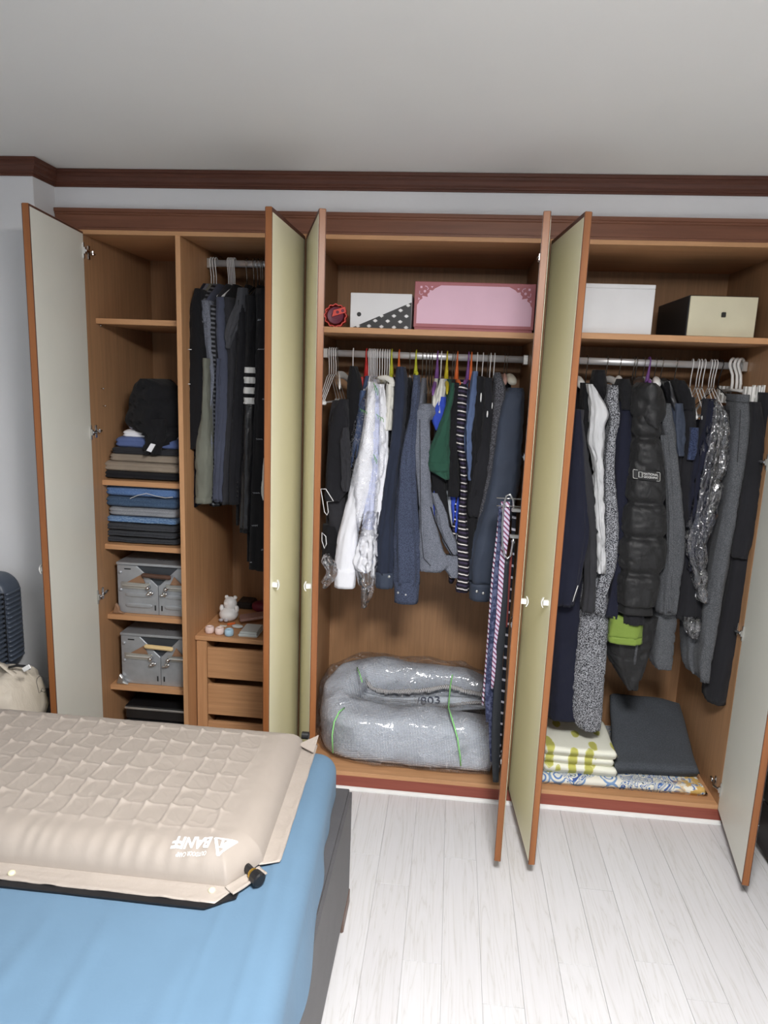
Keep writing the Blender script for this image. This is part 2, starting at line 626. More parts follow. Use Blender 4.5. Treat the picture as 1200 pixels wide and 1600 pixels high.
def rod(r, x0, x1, y, z):
    rings = []
    for x in (x0, x1):
        rings.append([(x, y + .0075 * math.cos(2 * PI * i / 18), z + .0145 * math.sin(2 * PI * i / 18)) for i in range(18)])
    o = build('clothes_rod', MB().loft(rings), RODM, r, True)
    for x, s in ((x0, 1), (x1, -1)):
        b = MB().box(min(x, x + s * .022), max(x, x + s * .022), y - .014, y + .014, z - .022, z + .02)
        build('rod_bracket', b, SATIN, o, bev=.003)
    return o


W1 = wardrobe('leftmost wardrobe unit with shelves of folded clothes and a short hanging side', .0, .8995)
W2 = wardrobe('middle wardrobe unit with crowded rod of shirts above plastic-wrapped bedding', .9005, 1.7995)
W3 = wardrobe('right wardrobe unit with dark coats hanging above folded blankets', 1.8005, 2.672)
DX = .392
build('divider', MB().box(DX, DX + .020, .0, D - .006, ZB + .019, ZT), EDGEZ, W1, bev=.001)
SZ = [1.945, 1.281, 1.001, .683, .350]
for z in SZ: shelf(W1, .018, DX, .085, z)
SH = 1.938
shelf(W2, .9185, 1.7815, .05, SH)
shelf(W3, 1.8185, 2.654, .05, SH + .008)
R1, R2, R3 = 2.20, 1.846, 1.850
rod(W1, DX + .02, .8815, .3, R1)
rod(W2, .9185, 1.7815, .3, R2)
rod(W3, 1.8185, 2.654, .3, R3)
# the little screw covers and shelf pin in the left unit
for px, py in ((161, 634), (158, 607)):
    p = at(px, py, X=.018)
    build('shelf_pin', MB().lathe([(.003, 0), (.003, .012), (.0015, .013)], p, 8, 'X'), CHROME, W1, True)


def door(r, hx, side, ang, hinges=(), handle_z=1.03, hw=WD, inner=GREYW, bare=False, arm_x=None):
    d = Vector((side * math.cos(ang), -math.sin(ang), 0)); nn = Vector((side * math.sin(ang), math.cos(ang), 0)); b = Vector((hx, -.001, 0))
    f = lambda v: b + d * v.x + nn * v.y + Vector((0, 0, v.z))
    z0, z1 = ZB, 2.2604
    o = build('door', MB().box(0, hw, -TT, 0, z0, z1).xf(f), DOORW, r, bev=.002)
    build('face_border', MB().box(.002, hw - .0012, -TT - .0008, -TT + .002, z0 + .002, z1 - .002).xf(f), STRIP, o)
    build('back_border', MB().box(.002, hw - .0012, -.002, .0005, z0 + .002, z1 - .002).xf(f), STRIP, o)
    build('outer_face', MB().box(.012, hw - .004, -TT - .0015, -TT + .003, z0 + .014, z1 - .016).xf(f), CREAM, o, label='cream outer door panel')
    build('inner_face', MB().box(.004, hw - .006, -.003, .0008, z0 + .006, z1 - .009).xf(f), inner, o)
    hm = MB()
    s0 = hw - .035
    hm.box(s0 - .006, s0 + .006, -TT - .019, -TT - .0015, handle_z - .008, handle_z + .008)
    arc = []
    for k in range(9):
        a = (k - 4) / 4
        arc.append((a * .017, -TT - .019 - .006 * (1 - a * a) + .002))
    vs = []
    for a, t in arc:
        vs += [(s0 - .005, t, handle_z + a), (s0 + .005, t, handle_z + a), (s0 + .005, t - .003, handle_z + a), (s0 - .005, t - .003, handle_z + a)]
    rings = [vs[i * 4:i * 4 + 4] for i in range(9)]
    hm.loft(rings)
    build('handle', hm.xf(f), WHITEP, o)
    for hz in hinges:
        h = MB()
        h.box(.006, .016, 0, .006, hz - .03, hz + .03)
        h.box(.004, .018, .004, .012, hz - .012, hz + .012)
        h.xf(f)
        ax = arm_x if arm_x is not None else hx
        sg = side
        # arm bends round into the cabinet and sits on the side panel
        p0 = f(Vector((.011, .010, hz))); p1 = Vector((ax + sg * .020, .012, hz)); p2 = Vector((ax + sg * .010, .045, hz)); p3 = Vector((ax + sg * .006, .085, hz))
        h.tube([p0, p1, p2, p3], [.006, .0065, .0065, .005], 6)
        xa, xb = sorted((ax, ax + sg * .006))
        h.box(xa, xb, .036, .052, hz - .026, hz + .026)
        h.tube([Vector((ax + sg * .012, .060, hz - .006)), Vector((ax + sg * .012, .060, hz + .010))], .004, 6)
        build('hinge', h, CHROME, o, bev=.0008)
    return o


hz = lambda px, py: at(px, py, X=.03).z
d1 = door(W1, .0256, 1, 1.4312, [hz(130, 391), hz(147, 675), hz(158, 930)], arm_x=.018)
d2 = door(W1, .8744, -1, 1.557, [hz(130, 391), 1.4, .75], arm_x=.8815)
d3 = door(W2, .9256, 1, 1.279, [hz(130, 391), 1.4, .75, .2], arm_x=.9185)
d4 = door(W2, 1.7744, -1, 1.4519, [at(840, 410, X=1.77).z, at(815, 707, X=1.77).z, .8, .2], arm_x=1.7815)
d5 = door(W3, 1.8256, 1, 1.4876, [2.1, 1.4, .75, .2], arm_x=1.8185)
d6 = door(W3, 2.655, -1, 1.3979, [at(1194, 722, X=2.64).z, at(1160, 993, X=2.64).z, at(1122, 1234, X=2.64).z, 2.1], arm_x=2.654)
p = at(93, 905, X=.07)

# drawer chest standing inside the left unit
CHZ = .612
CX0, CX1, CY0 = DX + .0215, .880, .095
chest = thing('drawer_chest', 'low wooden drawer chest inside the leftmost wardrobe below hanging jackets', 'drawers', ((CX0 + CX1) / 2, .35, ZB + .019))
build('top_board', MB().box(CX0, CX1, CY0 - .008, D - .03, CHZ - .020, CHZ), EDGE, chest, bev=.0015)
build('side_board', MB().box(CX0 + .004, CX0 + .050, CY0, D - .03, ZB + .019, CHZ - .020), EDGEZ, chest, bev=.001)
build('side_board', MB().box(CX1 - .020, CX1, CY0, D - .03, ZB + .019, CHZ - .020), EDGEZ, chest, bev=.001)
build('back_board', MB().box(CX0 + .05, CX1 - .02, D - .045, D - .03, ZB + .019, CHZ - .020), INTX, chest)
for k, (pa, pb) in enumerate(((1013, 1060), (1070, 1117), (1128, 1174))):
    za, zb = at(335, pa, Y=CY0).z, max(at(335, pb, Y=CY0).z, ZB + .022)
    dr = build('drawer', MB().box(CX0 + .051, CX1 - .021, CY0 + .002, CY0 + .020, zb, za), EDGE, chest, bev=.002)
    build('drawer_box', MB().box(CX0 + .06, CX1 - .03, CY0 + .020, D - .08, zb + .005, za - .03), INTX, dr)


# ================================================================== HANGERS
def nth(k, n, what):
    """'leftmost of the five white ...' - a label that singles one out of a row"""
    word = ('two', 'three', 'four', 'five', 'six')[n - 2]
    if k == 0: w_ = 'leftmost'
    elif k == n - 1: w_ = 'rightmost'
    else: w_ = ('second', 'third', 'fourth', 'fifth')[k - 1] + ' from the left'
    return f'{w_} of the {word} {what}'


def hook_pts(x, yc, zr, drop, curl=.019):
    """a hook over a rod at (yc, zr) that ends in a straight neck; lies across the rod"""
    pts = []
    for k in range(9):
        a = math.radians(205 - k * 205 / 8 - 0)
        pts.append((x, yc + curl * math.cos(a), zr + .004 + curl * math.sin(a)))
    pts = [(q[0], 2 * yc - q[1], q[2]) for q in pts]         # open end at the back, neck at the front side
    pts.append((x, yc - .006, zr - .035))
    pts.append((x, yc, zr - .055))
    pts.append((x, yc, zr - drop))
    return pts


def hook_obj(x, zr, style, yaw=0, tilt=0):
    mb = MB()
    if style == 'wire':
        mb.tube(hook_pts(x, .3, zr, .085), .0016, 6)
        mb.tube([(x, .3, zr - .085), (x, .13, zr - .155), (x, .105, zr - .175), (x, .13, zr - .178), (x, .47, zr - .178), (x, .495, zr - .175), (x, .47, zr - .155), (x, .3, zr - .085)], .0015, 5)
    return mb


def wire_hanger(px, zr, py, label, m=None, group=None, yaw=0, empty=False, clips=False, r=.0023):
    """thin wire hanger over the rod; yaw turns an empty one on its hook"""
    x = at(px, py, Y=.3).x
    m = m or WIREW
    h = thing('wire_hanger', label, 'hanger', (x, .3, zr - .18), group)
    c, s = math.cos(yaw), math.sin(yaw)
    t = lambda v: (x + (v.x - x) * c - (v.y - .3) * s, .3 + (v.x - x) * s + (v.y - .3) * c, v.z)
    build('hook', MB().tube(hook_pts(x, .3, zr, .09), r, 6).xf(t), m, h, True)
    hw = .185
    if empty:
        pts = [(x, .3, zr - .088), (x - .003, .27, zr - .100), (x, .3 - hw + .02, zr - .185), (x, .3 - hw, zr - .20), (x, .3 - hw + .03, zr - .205), (x, .3 + hw - .03, zr - .205), (x, .3 + hw, zr - .20), (x, .3 + hw - .02, zr - .185), (x + .003, .33, zr - .100), (x, .3, zr - .088)]
        build('frame', MB().tube(pts, r * .95, 5).xf(t), m, h, True)
        if clips:
            for s2 in (-1, 1):
                q = (x, .3 + s2 * (hw - .012), zr - .205)
                build('clip', MB().ball(q, (.008, .012, .010), 8, 6).xf(t), WHITEP, h, True)
    else:
        build('frame', MB().tube([(x, .3 - .15, zr - .15), (x, .3, zr - .09), (x, .3 + .15, zr - .15)], r, 5), m, h, True)
    return h


def plastic_hanger(px, zr, py, label, m, px2=None, py2=None, group=None):
    """moulded plastic hanger: slim hook swelling into the shoulder arm that comes forward"""
    x = at(px, py, Y=.3).x
    h = thing('plastic_hanger', label, 'hanger', (x, .3, zr - .16), group)
    build('hook', MB().tube(hook_pts(x, .3, zr, .105, .020), [.0028] * 9 + [.0055, .008, .0115], 8), m, h, True)
    if px2 is None:
        f = Vector((x, .14, zr - .15))
    else:
        f = at(px2, py2, Y=.14)
    n = Vector((x, .3, zr - .100)); bk = Vector((2 * x - f.x, .46, f.z))
    arm = MB().tube([f + Vector((0, -.02, -.02)), f, n.lerp(f, .5) + Vector((0, 0, .006)), n, n.lerp(bk, .5) + Vector((0, 0, .006)), bk], [.003, .0075, .010, .0105, .0075, .004], 8)
    build('shoulder_arm', arm, m, h, True)
    return h


def wood_hanger(px, zr, py, label, m, tip=None, group=None):
    """shaped coat hanger with a wire hook; tip = (px, py, half width px) where its front end shows"""
    x = at(px, py, Y=.3).x
    h = thing('coat_hanger', label, 'hanger', (x, .3, zr - .2), group)
    build('hook', MB().tube(hook_pts(x, .3, zr, .09, .021), .0019, 6), WIREM, h, True)
    if tip:
        f = at(tip[0], tip[1], Y=.13); wpx = tip[2] / 400
    else:
        f = Vector((x, .13, zr - .15)); wpx = .012
    n = Vector((x, .3, zr - .092)); rings = []
    for k in range(9):
        u = k / 8
        c = f.lerp(n, u) + Vector((0, 0, .02 * math.sin(u * PI)))
        hw = wpx * (1 - .45 * u) * (1 if k else .7); hh = .016 * (1 if k else .6)
        rings.append([(c.x + hw * math.cos(2 * PI * i / 12), c.y - (.006 if not k else 0), c.z + hh * math.sin(2 * PI * i / 12)) for i in range(12)])
    build('shoulder', MB().loft(rings), m, h, True)
    build('back_shoulder', MB().loft([[(2 * n.x - q[0] if False else q[0] + (n.x - f.x) * 0, .6 - q[1], q[2]) for q in rg] for rg in rings]), m, h, True)
    return h


# cloth colours
K1 = fabric('black_cloth', (24, 24, 27), crease=.5)
K2 = fabric('soft_black_cloth', (31, 31, 35), crease=.45)
K3 = fabric('charcoal_cloth', (48, 48, 52), crease=.45)
K4 = fabric('dark_grey_cloth', (72, 73, 78), crease=.4)
NAVY = fabric('navy_cloth', (40, 46, 62), crease=.4)
NAVYD = fabric('deep_navy_cloth', (27, 29, 44), crease=.4)
NAVYT = fabric('navy_twill', (52, 60, 76), rough=.7, crease=.35, spec=.35)
SLATE = fabric('slate_cloth', (72, 76, 92), crease=.4)
HEATH = fabric('grey_heather', (124, 128, 140), heather=(92, 96, 106), crease=.25)
HEATHD = fabric('dark_blue_heather', (74, 82, 104), heather=(52, 58, 76), hs=300)
OLIVE = fabric('olive_grey_cloth', (112, 114, 104), crease=.3)
TWEED = fabric('speckled_tweed', (46, 47, 52), heather=(160, 162, 168), hs=260, crease=.25)
TWEEDD = fabric('dark_tweed', (46, 46, 50), heather=(96, 96, 102), hs=300, crease=.25)
WOOLG = fabric('grey_wool', (68, 70, 74), heather=(92, 94, 98), hs=330, crease=.25)
WHITE = fabric('white_cotton', (236, 237, 243), var=.03, crease=.3)
LAV = fabric('pale_lavender_cotton', (200, 206, 232), var=.04, crease=.35)
SHEER = fabric('white_sheer_cloth', (196, 197, 200), var=.08, crease=.6)
CREAMC = fabric('cream_cloth', (214, 212, 204), var=.05, crease=.4)
GREEN = fabric('bottle_green_pique', (40, 76, 62), crease=.25)
ROYAL = fabric('royal_blue_cloth', (52, 76, 176), var=.05, crease=.2)
LIGHTG = fabric('light_grey_cloth', (176, 182, 190), crease=.25)
BLUEG = fabric('blue_grey_cloth', (84, 100, 134), crease=.3)
DENIMD = fabric('faded_navy_cotton', (74, 90, 124), crease=.3)
LIME = fabric('lime_green_nylon', (118, 140, 62), rough=.6, crease=.5)
PUFF = fabric('black_nylon', (23, 23, 25), rough=.55, crease=.9, spec=.4)
LEATH = mat('black_leather', (34, 34, 37), .32, var=.1, bstr=.5, bscale=60, bdist=.004)
WHITEF = fabric('white_stripe_felt', (226, 226, 224), var=.03, crease=.1)
STR1 = bands('black_shirt_pale_pinstripes', [(0, (30, 28, 36)), (.34, (62, 54, 78)), (.56, (30, 28, 36)), (.84, (222, 216, 214))], .031, (.12, .1, 1), wob=.25)
STR2 = bands('grey_black_knit_stripes', [(0, (34, 34, 37)), (.55, (104, 106, 112))], .018, (.1, 0, 1))
YEL = mat('yellow_green_plastic', (196, 200, 60), .35)
YEL2 = mat('yellow_plastic', (206, 188, 48), .35)
ORG = mat('orange_plastic', (224, 112, 58), .35)
PUR = mat('purple_plastic', (126, 84, 150), .35)
REDP = mat('red_plastic', (196, 50, 48), .35)
WOODH = mat('pale_hanger_wood', (196, 192, 178), .5)
BROWNH = mat('dark_hanger_wood', (62, 50, 44), .45)
PINKH = mat('pinkish_hanger_foam', (176, 140, 130), .7)


def button(px, py, Y, r=.0055, m=None):
    p = at(px, py, Y=Y)
    return MB().lathe([(.0005, -.004), (r * .7, -.004), (r, -.002), (r, .001)], p, 10, 'Y'), m or SATIN


def coat(name, label, cat, px, zr, rodpy, m, front, zb=None, w=.2, th=.012, extra=(), group=None, seed=0, body_drop=.09, lean=0, bm=None):
    """garment whose trunk hangs across the rod; `front` = list of (partname, MB, material)"""
    x = at(px, rodpy, Y=.3).x
    zmin = min(v.z for p in front for v in p[1].v)
    b = body(x, zr - body_drop, zb if zb is not None else zmin + .02, th, w, seed=seed, lean=lean)
    return garment(name, label, cat, [('trunk', b, bm or m)] + list(front) + list(extra), group)


# ------------------------------------------------------------------ LEFT UNIT
RP1 = 413
coat('suit_jacket', 'black jacket hanging nearest the shelves in leftmost wardrobe', 'jacket', 322, R1, RP1, K1,
     [('sleeve', drape([(452, 306, 318), (480, 299, 317), (512, 297, 319), (560, 295, 324), (600, 292, 328), (625, 291, 329), (660, 291, 325), (701, 291, 325)], .07, .10, seed=1), K1),
      ('white_stitch', MB().box(*sum(([p.x - .006, p.x + .008] for p in [at(296, 546, Y=.06)]), []), .06, .064, at(296, 546, Y=.06).z - .0016, at(296, 546, Y=.06).z + .0016), WHITEF),
      ('white_stitch', MB().box(*sum(([p.x - .006, p.x + .008] for p in [at(294, 600, Y=.06)]), []), .06, .064, at(294, 600, Y=.06).z - .0016, at(294, 600, Y=.06).z + .0016), WHITEF)], seed=1)
coat('trousers', 'dark navy trousers showing below the leftmost black jacket', 'trousers', 326, R1, RP1, NAVYD,
     [('leg', drape([(660, 292, 312), (700, 292, 310), (740, 296, 310), (790, 299, 311)], .10, .12, seed=2), NAVYD)], w=.16)
coat('sweater', 'heather grey sweater beside the leftmost black jacket', 'sweater', 331, R1, RP1, HEATH,
     [('sleeve', drape([(470, 314, 332), (500, 318, 336), (540, 322, 337), (572, 325, 341), (592, 328, 342), (612, 328, 339), (650, 326, 337), (705, 330, 337)], .085, .09, seed=3), HEATH)], seed=3)
coat('long_shirt', 'olive grey long shirt with a stitched hem in leftmost wardrobe', 'shirt', 336, R1, RP1, OLIVE,
     [('front_panel', drape([(560, 320, 330), (640, 318, 332), (700, 308, 334), (750, 307, 335), (785, 307, 332)], .055, .12, seed=4, sharp=3, fold=.002), OLIVE),
      ('hem_band', drape([(776, 306.5, 332.5), (785, 306.5, 332.5)], .052, .124, seed=4, sharp=3, fold=.001, m=3), OLIVE)], seed=4)
coat('striped_sweater', 'grey and black fine striped knit in leftmost wardrobe', 'sweater', 341, R1, RP1, STR2,
     [('sleeve', drape([(478, 330, 342), (520, 329, 339), (580, 333, 341), (640, 336, 342), (720, 335, 341), (780, 331, 340), (790, 330, 344)], .09, .08, seed=5), STR2)], seed=5)
coat('shirt', 'slate blue shirt between striped knit and charcoal coat', 'shirt', 348, R1, RP1, SLATE,
     [('sleeve', drape([(465, 338, 356), (512, 338, 355), (560, 341, 358), (620, 340, 358), (680, 338, 356), (740, 335, 352), (783, 334, 351)], .07, .08, seed=6), SLATE),
      ('fold', drape([(560, 338, 345), (640, 338, 343), (782, 334, 339)], .06, .03, seed=7), SLATE)], seed=6)
coat('wool_coat', 'charcoal coat with a broad lapel hanging in leftmost wardrobe', 'coat', 361, R1, RP1, K3,
     [('lapel', drape([(450, 372, 387), (475, 368, 386), (500, 358, 378), (525, 353, 366), (545, 355, 360)], .06, .05, seed=8), K4),
      ('sleeve', drape([(465, 342, 366), (500, 352, 374), (560, 355, 374), (640, 353, 372), (700, 350, 366), (787, 346, 362)], .075, .09, seed=9), K3)], seed=8)
coat('suit_jacket', 'black suit jacket with four dark cuff buttons in leftmost wardrobe', 'jacket', 372, R1, RP1, K2,
     [('sleeve', drape([(470, 370, 386), (520, 372, 388), (600, 366, 384), (680, 360, 381), (740, 358, 378), (787, 357, 377)], .06, .09, seed=10), K2)] +
     [('cuff_button',) + button(371.5, 754 + 7 * k, .058, .004, BLACKP) for k in range(4)], seed=10)
va = drape([(462, 384, 404), (500, 385, 403), (540, 384, 402), (572, 383, 401), (632, 381, 400)], .05, .085, seed=11)
coat('varsity_jacket', 'black jacket with four white stripes around its leather sleeve', 'jacket', 392, R1, RP1, K1,
     [('upper_sleeve', va, K1),
      ('leather_sleeve', drape([(630, 381, 400), (700, 379, 399), (770, 376, 397), (826, 375, 394)], .05, .085, seed=11, crease=.004), LEATH),
      ('cuff', drape([(820, 376, 393), (831, 376, 392)], .052, .08, seed=11, m=4), K1)] +
     [('white_stripe', drape([(a, 382.4 - k * .6, 401.6 - k * .4), (b, 382.2 - k * .6, 401.4 - k * .4)], .045, .094, seed=11, m=4, fold=.0035, hollow=False), WHITEF) for k, (a, b) in enumerate(((574, 583), (589, 599), (605, 615), (621, 631)))], seed=11)


def scribble(px, py, Y, wpx, seed, hpx=3):
    rnd = random.Random(seed); pts = []
    n = 12
    for k in range(n):
        u = k / (n - 1)
        pts.append(at(px + (u - .5) * wpx, py + hpx * .5 * math.sin(k * 2.2 + seed) * (1 if k % 3 else .3), Y=Y))
    return MB().tube(pts, .0009, 4)


pd = drape([(452, 401, 432), (500, 400, 438), (600, 398, 438), (700, 396, 436), (800, 393, 434), (860, 391, 432), (889, 391, 430)], .04, .10, sharp=3, seed=12)
coat('long_coat', 'long black coat printed with small pale marks next to the orange door edge', 'coat', 410, R1, RP1, K1,
     [('front_panel', pd, K1)] + [('printed_mark', scribble(a, b, .038, c, i), LIGHTG) for i, (a, b, c) in enumerate(((405, 500, 5), (408, 546, 11), (413, 624, 6), (405, 686, 10), (400.5, 770, 11), (398, 821, 9), (411, 859, 6), (392, 879, 3)))], seed=12)
tag(build('cream_sleeve', drape([(705, 414, 424), (735, 411, 426), (768, 408, 426), (781, 411, 428)], -.03, .06, seed=13), CREAMC, None, True),
    'cream sleeve end poking out behind the left orange door edge', 'sleeve')
GH = 'wire hangers in the leftmost wardrobe'
for k, px in enumerate((330, 334, 338)):
    wire_hanger(px, R1, RP1, nth(k, 3, 'white wire hangers at the high rod\'s left end'), group='white hangers left end of high rod')
for k, px in enumerate((357, 359.5, 362, 364.5, 367)):
    wire_hanger(px, R1, RP1, nth(k, 5, 'white wire hangers bunched on the high rod'), group='bunch of white hangers on high rod')
for k, px in enumerate((386, 397, 403, 408, 411)):
    wire_hanger(px, R1, RP1, nth(k, 5, 'dark metal hangers near the high rod\'s door end'), m=WIREM, group='dark hooks on high rod')

# ------------------------------------------------------------------ MIDDLE UNIT
RP2 = 557
coat('trousers', 'charcoal trousers folded over a hanger beside the left door', 'trousers', 527, R2, RP2, K3,
     [('folded_leg', drape([(624, 530, 544), (645, 520, 545), (700, 512, 546), (740, 509, 547), (765, 507, 545), (781, 506, 534)], .06, .11, sharp=3, seed=21), K2),
      ('rolled_cuff', drape([(668, 536, 543), (690, 530, 546), (730, 533, 547), (758, 534, 545), (768, 538, 543)], .045, .05, seed=22), K3),
      ('lower_leg', drape([(770, 507, 540), (800, 512, 540), (848, 513, 538)], .10, .10, sharp=3, seed=23, fold=.002), K3)], body_drop=.20, w=.15, seed=21)
tag(build('black_bundle', drape([(820, 505, 530), (850, 503, 540), (868, 503, 545), (880, 504, 530)], .09, .12, seed=24), K1, None, True),
    'rumpled black cloth hanging lowest beside the left door', 'cloth')
coat('strappy_shirt', 'black strappy top hanging behind the lone white hanger', 'shirt', 556, R2, RP2, K1,
     [('front_panel', drape([(572, 547, 556), (590, 544, 563), (640, 542, 566), (700, 544, 562), (800, 540, 556)], .10, .10, seed=25), K1)], w=.17, seed=25)
tag(build('red_tag_bundle', MB().box(*[c for c in (at(556, 596, Y=.16).x, at(567, 596, Y=.16).x)], .155, .17, at(560, 603, Y=.16).z, at(560, 589, Y=.16).z).jit(.004, 60), REDP, None, True, bev=.002),
    'small red clip card hanging beside the red hanger', 'tag')
# shirts inside the dry-cleaning film
coat('dress_shirt', 'grey-blue shirt at the left edge of the dry-cleaning film', 'shirt', 577, R2, RP2, DENIMD,
     [('sleeve', drape([(610, 564, 572), (640, 558, 570), (690, 550, 566), (730, 546, 560)], .10, .07, seed=26), DENIMD)], w=.17, seed=26)
coat('dress_shirt', 'white dress shirt with one long sleeve hanging free below the film', 'shirt', 583, R2, RP2, WHITE,
     [('sleeve', drape([(596, 574, 588), (640, 571, 588), (690, 563, 585), (740, 552, 582), (793, 540, 570), (836, 529, 559), (893, 522, 556), (898, 522, 555.5)], .055, .085, sharp=2.6, seed=27, fold=.003), WHITE),
      ('cuff', drape([(888, 521.5, 556), (917, 522, 555)], .05, .09, sharp=2.8, seed=27, fold=.001, m=6), WHITE)], w=.17, seed=27, zb=1.25)
coat('dress_shirt', 'pale lavender shirt in the dry-cleaning film', 'shirt', 589, R2, RP2, LAV,
     [('sleeve', drape([(600, 582, 592), (650, 580, 594), (720, 577, 592), (780, 572, 588), (830, 566, 586)], .07, .07, seed=28, fold=.005), LAV),
      ('cuff', drape([(868, 568, 583), (880, 564, 583), (894, 568, 576)], .055, .04, seed=29), LAV)], w=.17, seed=28)
coat('dress_shirt', 'white shirt with crumpled cuffs at the bottom of the film', 'shirt', 595, R2, RP2, WHITE,
     [('sleeve', drape([(600, 590, 600), (660, 591, 606), (730, 590, 607), (780, 584, 602), (840, 580, 591), (900, 580, 587)], .065, .07, seed=30, fold=.005), WHITE),
      ('crumpled_cuff', drape([(828, 567, 582), (850, 558, 586), (870, 553, 586), (885, 553, 584), (893, 566, 578)], .045, .06, seed=31, fold=.007, crease=.008), WHITE)], w=.17, seed=30)
FB = drape([(588, 583, 588), (600, 578, 600), (636, 562, 603), (665, 553, 609), (692, 547, 612), (733, 543, 609), (775, 545, 600), (830, 556, 590)], .02, .30, sharp=2.2, seed=32, fold=.009, crease=.012, hollow=False, m=60, n=44, kf=7)
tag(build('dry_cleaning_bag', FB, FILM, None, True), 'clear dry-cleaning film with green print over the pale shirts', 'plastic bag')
PRT = mat('green_print', (96, 156, 92), .5)
for k, (a, b, wd, hh) in enumerate(((587, 606, 7, 16), (568, 642, 12, 7), (594, 652, 12, 10), (586, 716, 5, 12))):
    o = build('green_print', MB(), PRT)
    mb = MB()
    for q in range(3):
        c0 = at(a - wd / 2 + q * wd / 3, b - hh / 2 + q * hh / 4, Y=.012); c1 = at(a - wd / 2 + q * wd / 3 + wd / 4, b + hh / 4 + q * hh / 4, Y=.012)
        mb.tube([c0, c0.lerp(c1, .4) + Vector((.004, 0, 0)), c1], .0014, 4)
    bpy.data.objects.remove(o)
    build('green_print', mb, PRT, [x for x in COL.objects if x.name == 'dry_cleaning_bag'][0])
FT = drape([(800, 572, 590), (850, 560, 590), (890, 556, 590), (905, 560, 588), (925, 566, 580), (948, 566, 571)], .03, .07, sharp=2, seed=33, fold=.010, crease=.014, hollow=False, m=40, n=36, kf=6)
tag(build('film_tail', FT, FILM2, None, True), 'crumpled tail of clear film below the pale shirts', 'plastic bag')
FT2 = drape([(868, 505, 512), (880, 503, 524), (896, 510, 523), (912, 504, 516), (918, 505, 509)], .03, .05, sharp=2, seed=34, fold=.008, crease=.012, hollow=False, m=24, n=30, kf=6)
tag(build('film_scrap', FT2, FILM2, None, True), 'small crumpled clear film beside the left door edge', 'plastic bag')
coat('cream_jacket', 'cream jacket with only its curved collar and sleeve showing', 'jacket', 602, R2, RP2, CREAMC,
     [('collar', MB().tube([at(587, 591, Y=.12), at(594, 590, Y=.10), at(603, 590, Y=.09), at(611, 594, Y=.085), at(615, 604, Y=.085)], [.004, .008, .011, .013, .012], 10), CREAMC),
      ('sleeve', drape([(600, 604, 617), (622, 604, 616), (645, 602, 614), (672, 598, 611)], .075, .06, seed=35), CREAMC)], w=.16, zb=1.5, seed=35)
coat('navy_jacket', 'navy jacket with a snap cuff right of the filmed shirts', 'jacket', 616, R2, RP2, NAVY,
     [('sleeve', drape([(573, 620, 633), (595, 617, 636), (640, 615, 634), (690, 610, 630), (740, 603, 623), (800, 595, 617), (860, 586, 616), (896, 586, 615)], .05, .09, sharp=2.6, seed=36), NAVY),
      ('cuff', drape([(893, 585.5, 615.5), (917, 586, 615)], .046, .097, sharp=2.8, seed=36, m=6, fold=.001), NAVYT),
      ('cuff_button',) + button(608, 901, .05, .006)], seed=36)
coat('black_shirt', 'black shirt squeezed between two blue-grey sleeves', 'shirt', 634, R2, RP2, K1,
     [('sleeve', drape([(590, 630, 640), (640, 630, 645), (700, 622, 640), (760, 618, 634)], .10, .08, seed=37), K1)], seed=37)
coat('knit_shirt', 'blue heather shirt with gathered sleeve and two-button cuff', 'shirt', 641, R2, RP2, HEATHD,
     [('sleeve', drape([(586, 646, 656), (620, 643, 656), (650, 640, 652), (692, 629, 650), (750, 622, 651), (836, 616, 655), (885, 616, 656), (912, 616, 654)], .04, .09, sharp=2.6, seed=38, fold=.006, kf=7), HEATHD),
      ('cuff', drape([(908, 615, 655), (941, 616, 653)], .038, .094, sharp=2.8, seed=38, m=6, fold=.001), HEATHD),
      ('cuff_button',) + button(622, 926, .042, .005), ('cuff_button',) + button(634, 929, .04, .005)], seed=38)
# hoodie hangs open
coat('hoodie', 'heather grey zip hoodie hanging open with its front edge curling forward', 'hoodie', 664, R2, RP2, HEATH,
     [('hood', drape([(631, 655, 675), (637, 648, 680), (646, 647, 682), (655, 650, 676)], .06, .12, seed=39), HEATH),
      ('front_panel', drape([(640, 648, 672), (680, 645, 672), (740, 650, 672), (800, 655, 678), (850, 655, 690), (882, 655, 702), (893, 656, 690)], .055, .045, sharp=3, seed=40, fold=.002), HEATH),
      ('zip_tape', MB().tube([at(656, 655, Y=.05), at(656.5, 740, Y=.05), at(658, 830, Y=.05), at(662, 872, Y=.05), at(673, 884, Y=.05)], .0012, 5), K3),
      ('side_panel', drape([(770, 672, 684), (800, 680, 698), (822, 684, 703), (850, 694, 714), (866, 704, 717)], .08, .05, sharp=3, seed=41, fold=.003), HEATH),
      ('hem_band', drape([(868, 680, 720), (885, 690, 719), (902, 704, 716)], .07, .04, sharp=3, seed=42, fold=.002), HEATH),
      ('pocket_edge', MB().tube([at(673, 792, Y=.06), at(680, 815, Y=.06), at(694, 845, Y=.06), at(708, 869, Y=.06)], .0022, 5), K1)], seed=39, zb=1.1)
coat('mesh_top', 'black mesh top below the green sleeve', 'shirt', 690, R2, RP2, K1,
     [('front_panel', drape([(690, 672, 694), (740, 672, 695), (780, 680, 700), (822, 690, 704)], .09, .07, sharp=3, seed=43, fold=.002), K1)], seed=43)
coat('pale_shirt', 'pale grey shirt edge showing right of the black mesh top', 'shirt', 697, R2, RP2, LIGHTG,
     [('side_panel', drape([(735, 694, 702), (780, 697, 708), (815, 704, 716), (842, 712, 718)], .115, .06, sharp=3, seed=44, fold=.002), LIGHTG)], seed=44, zb=1.2)
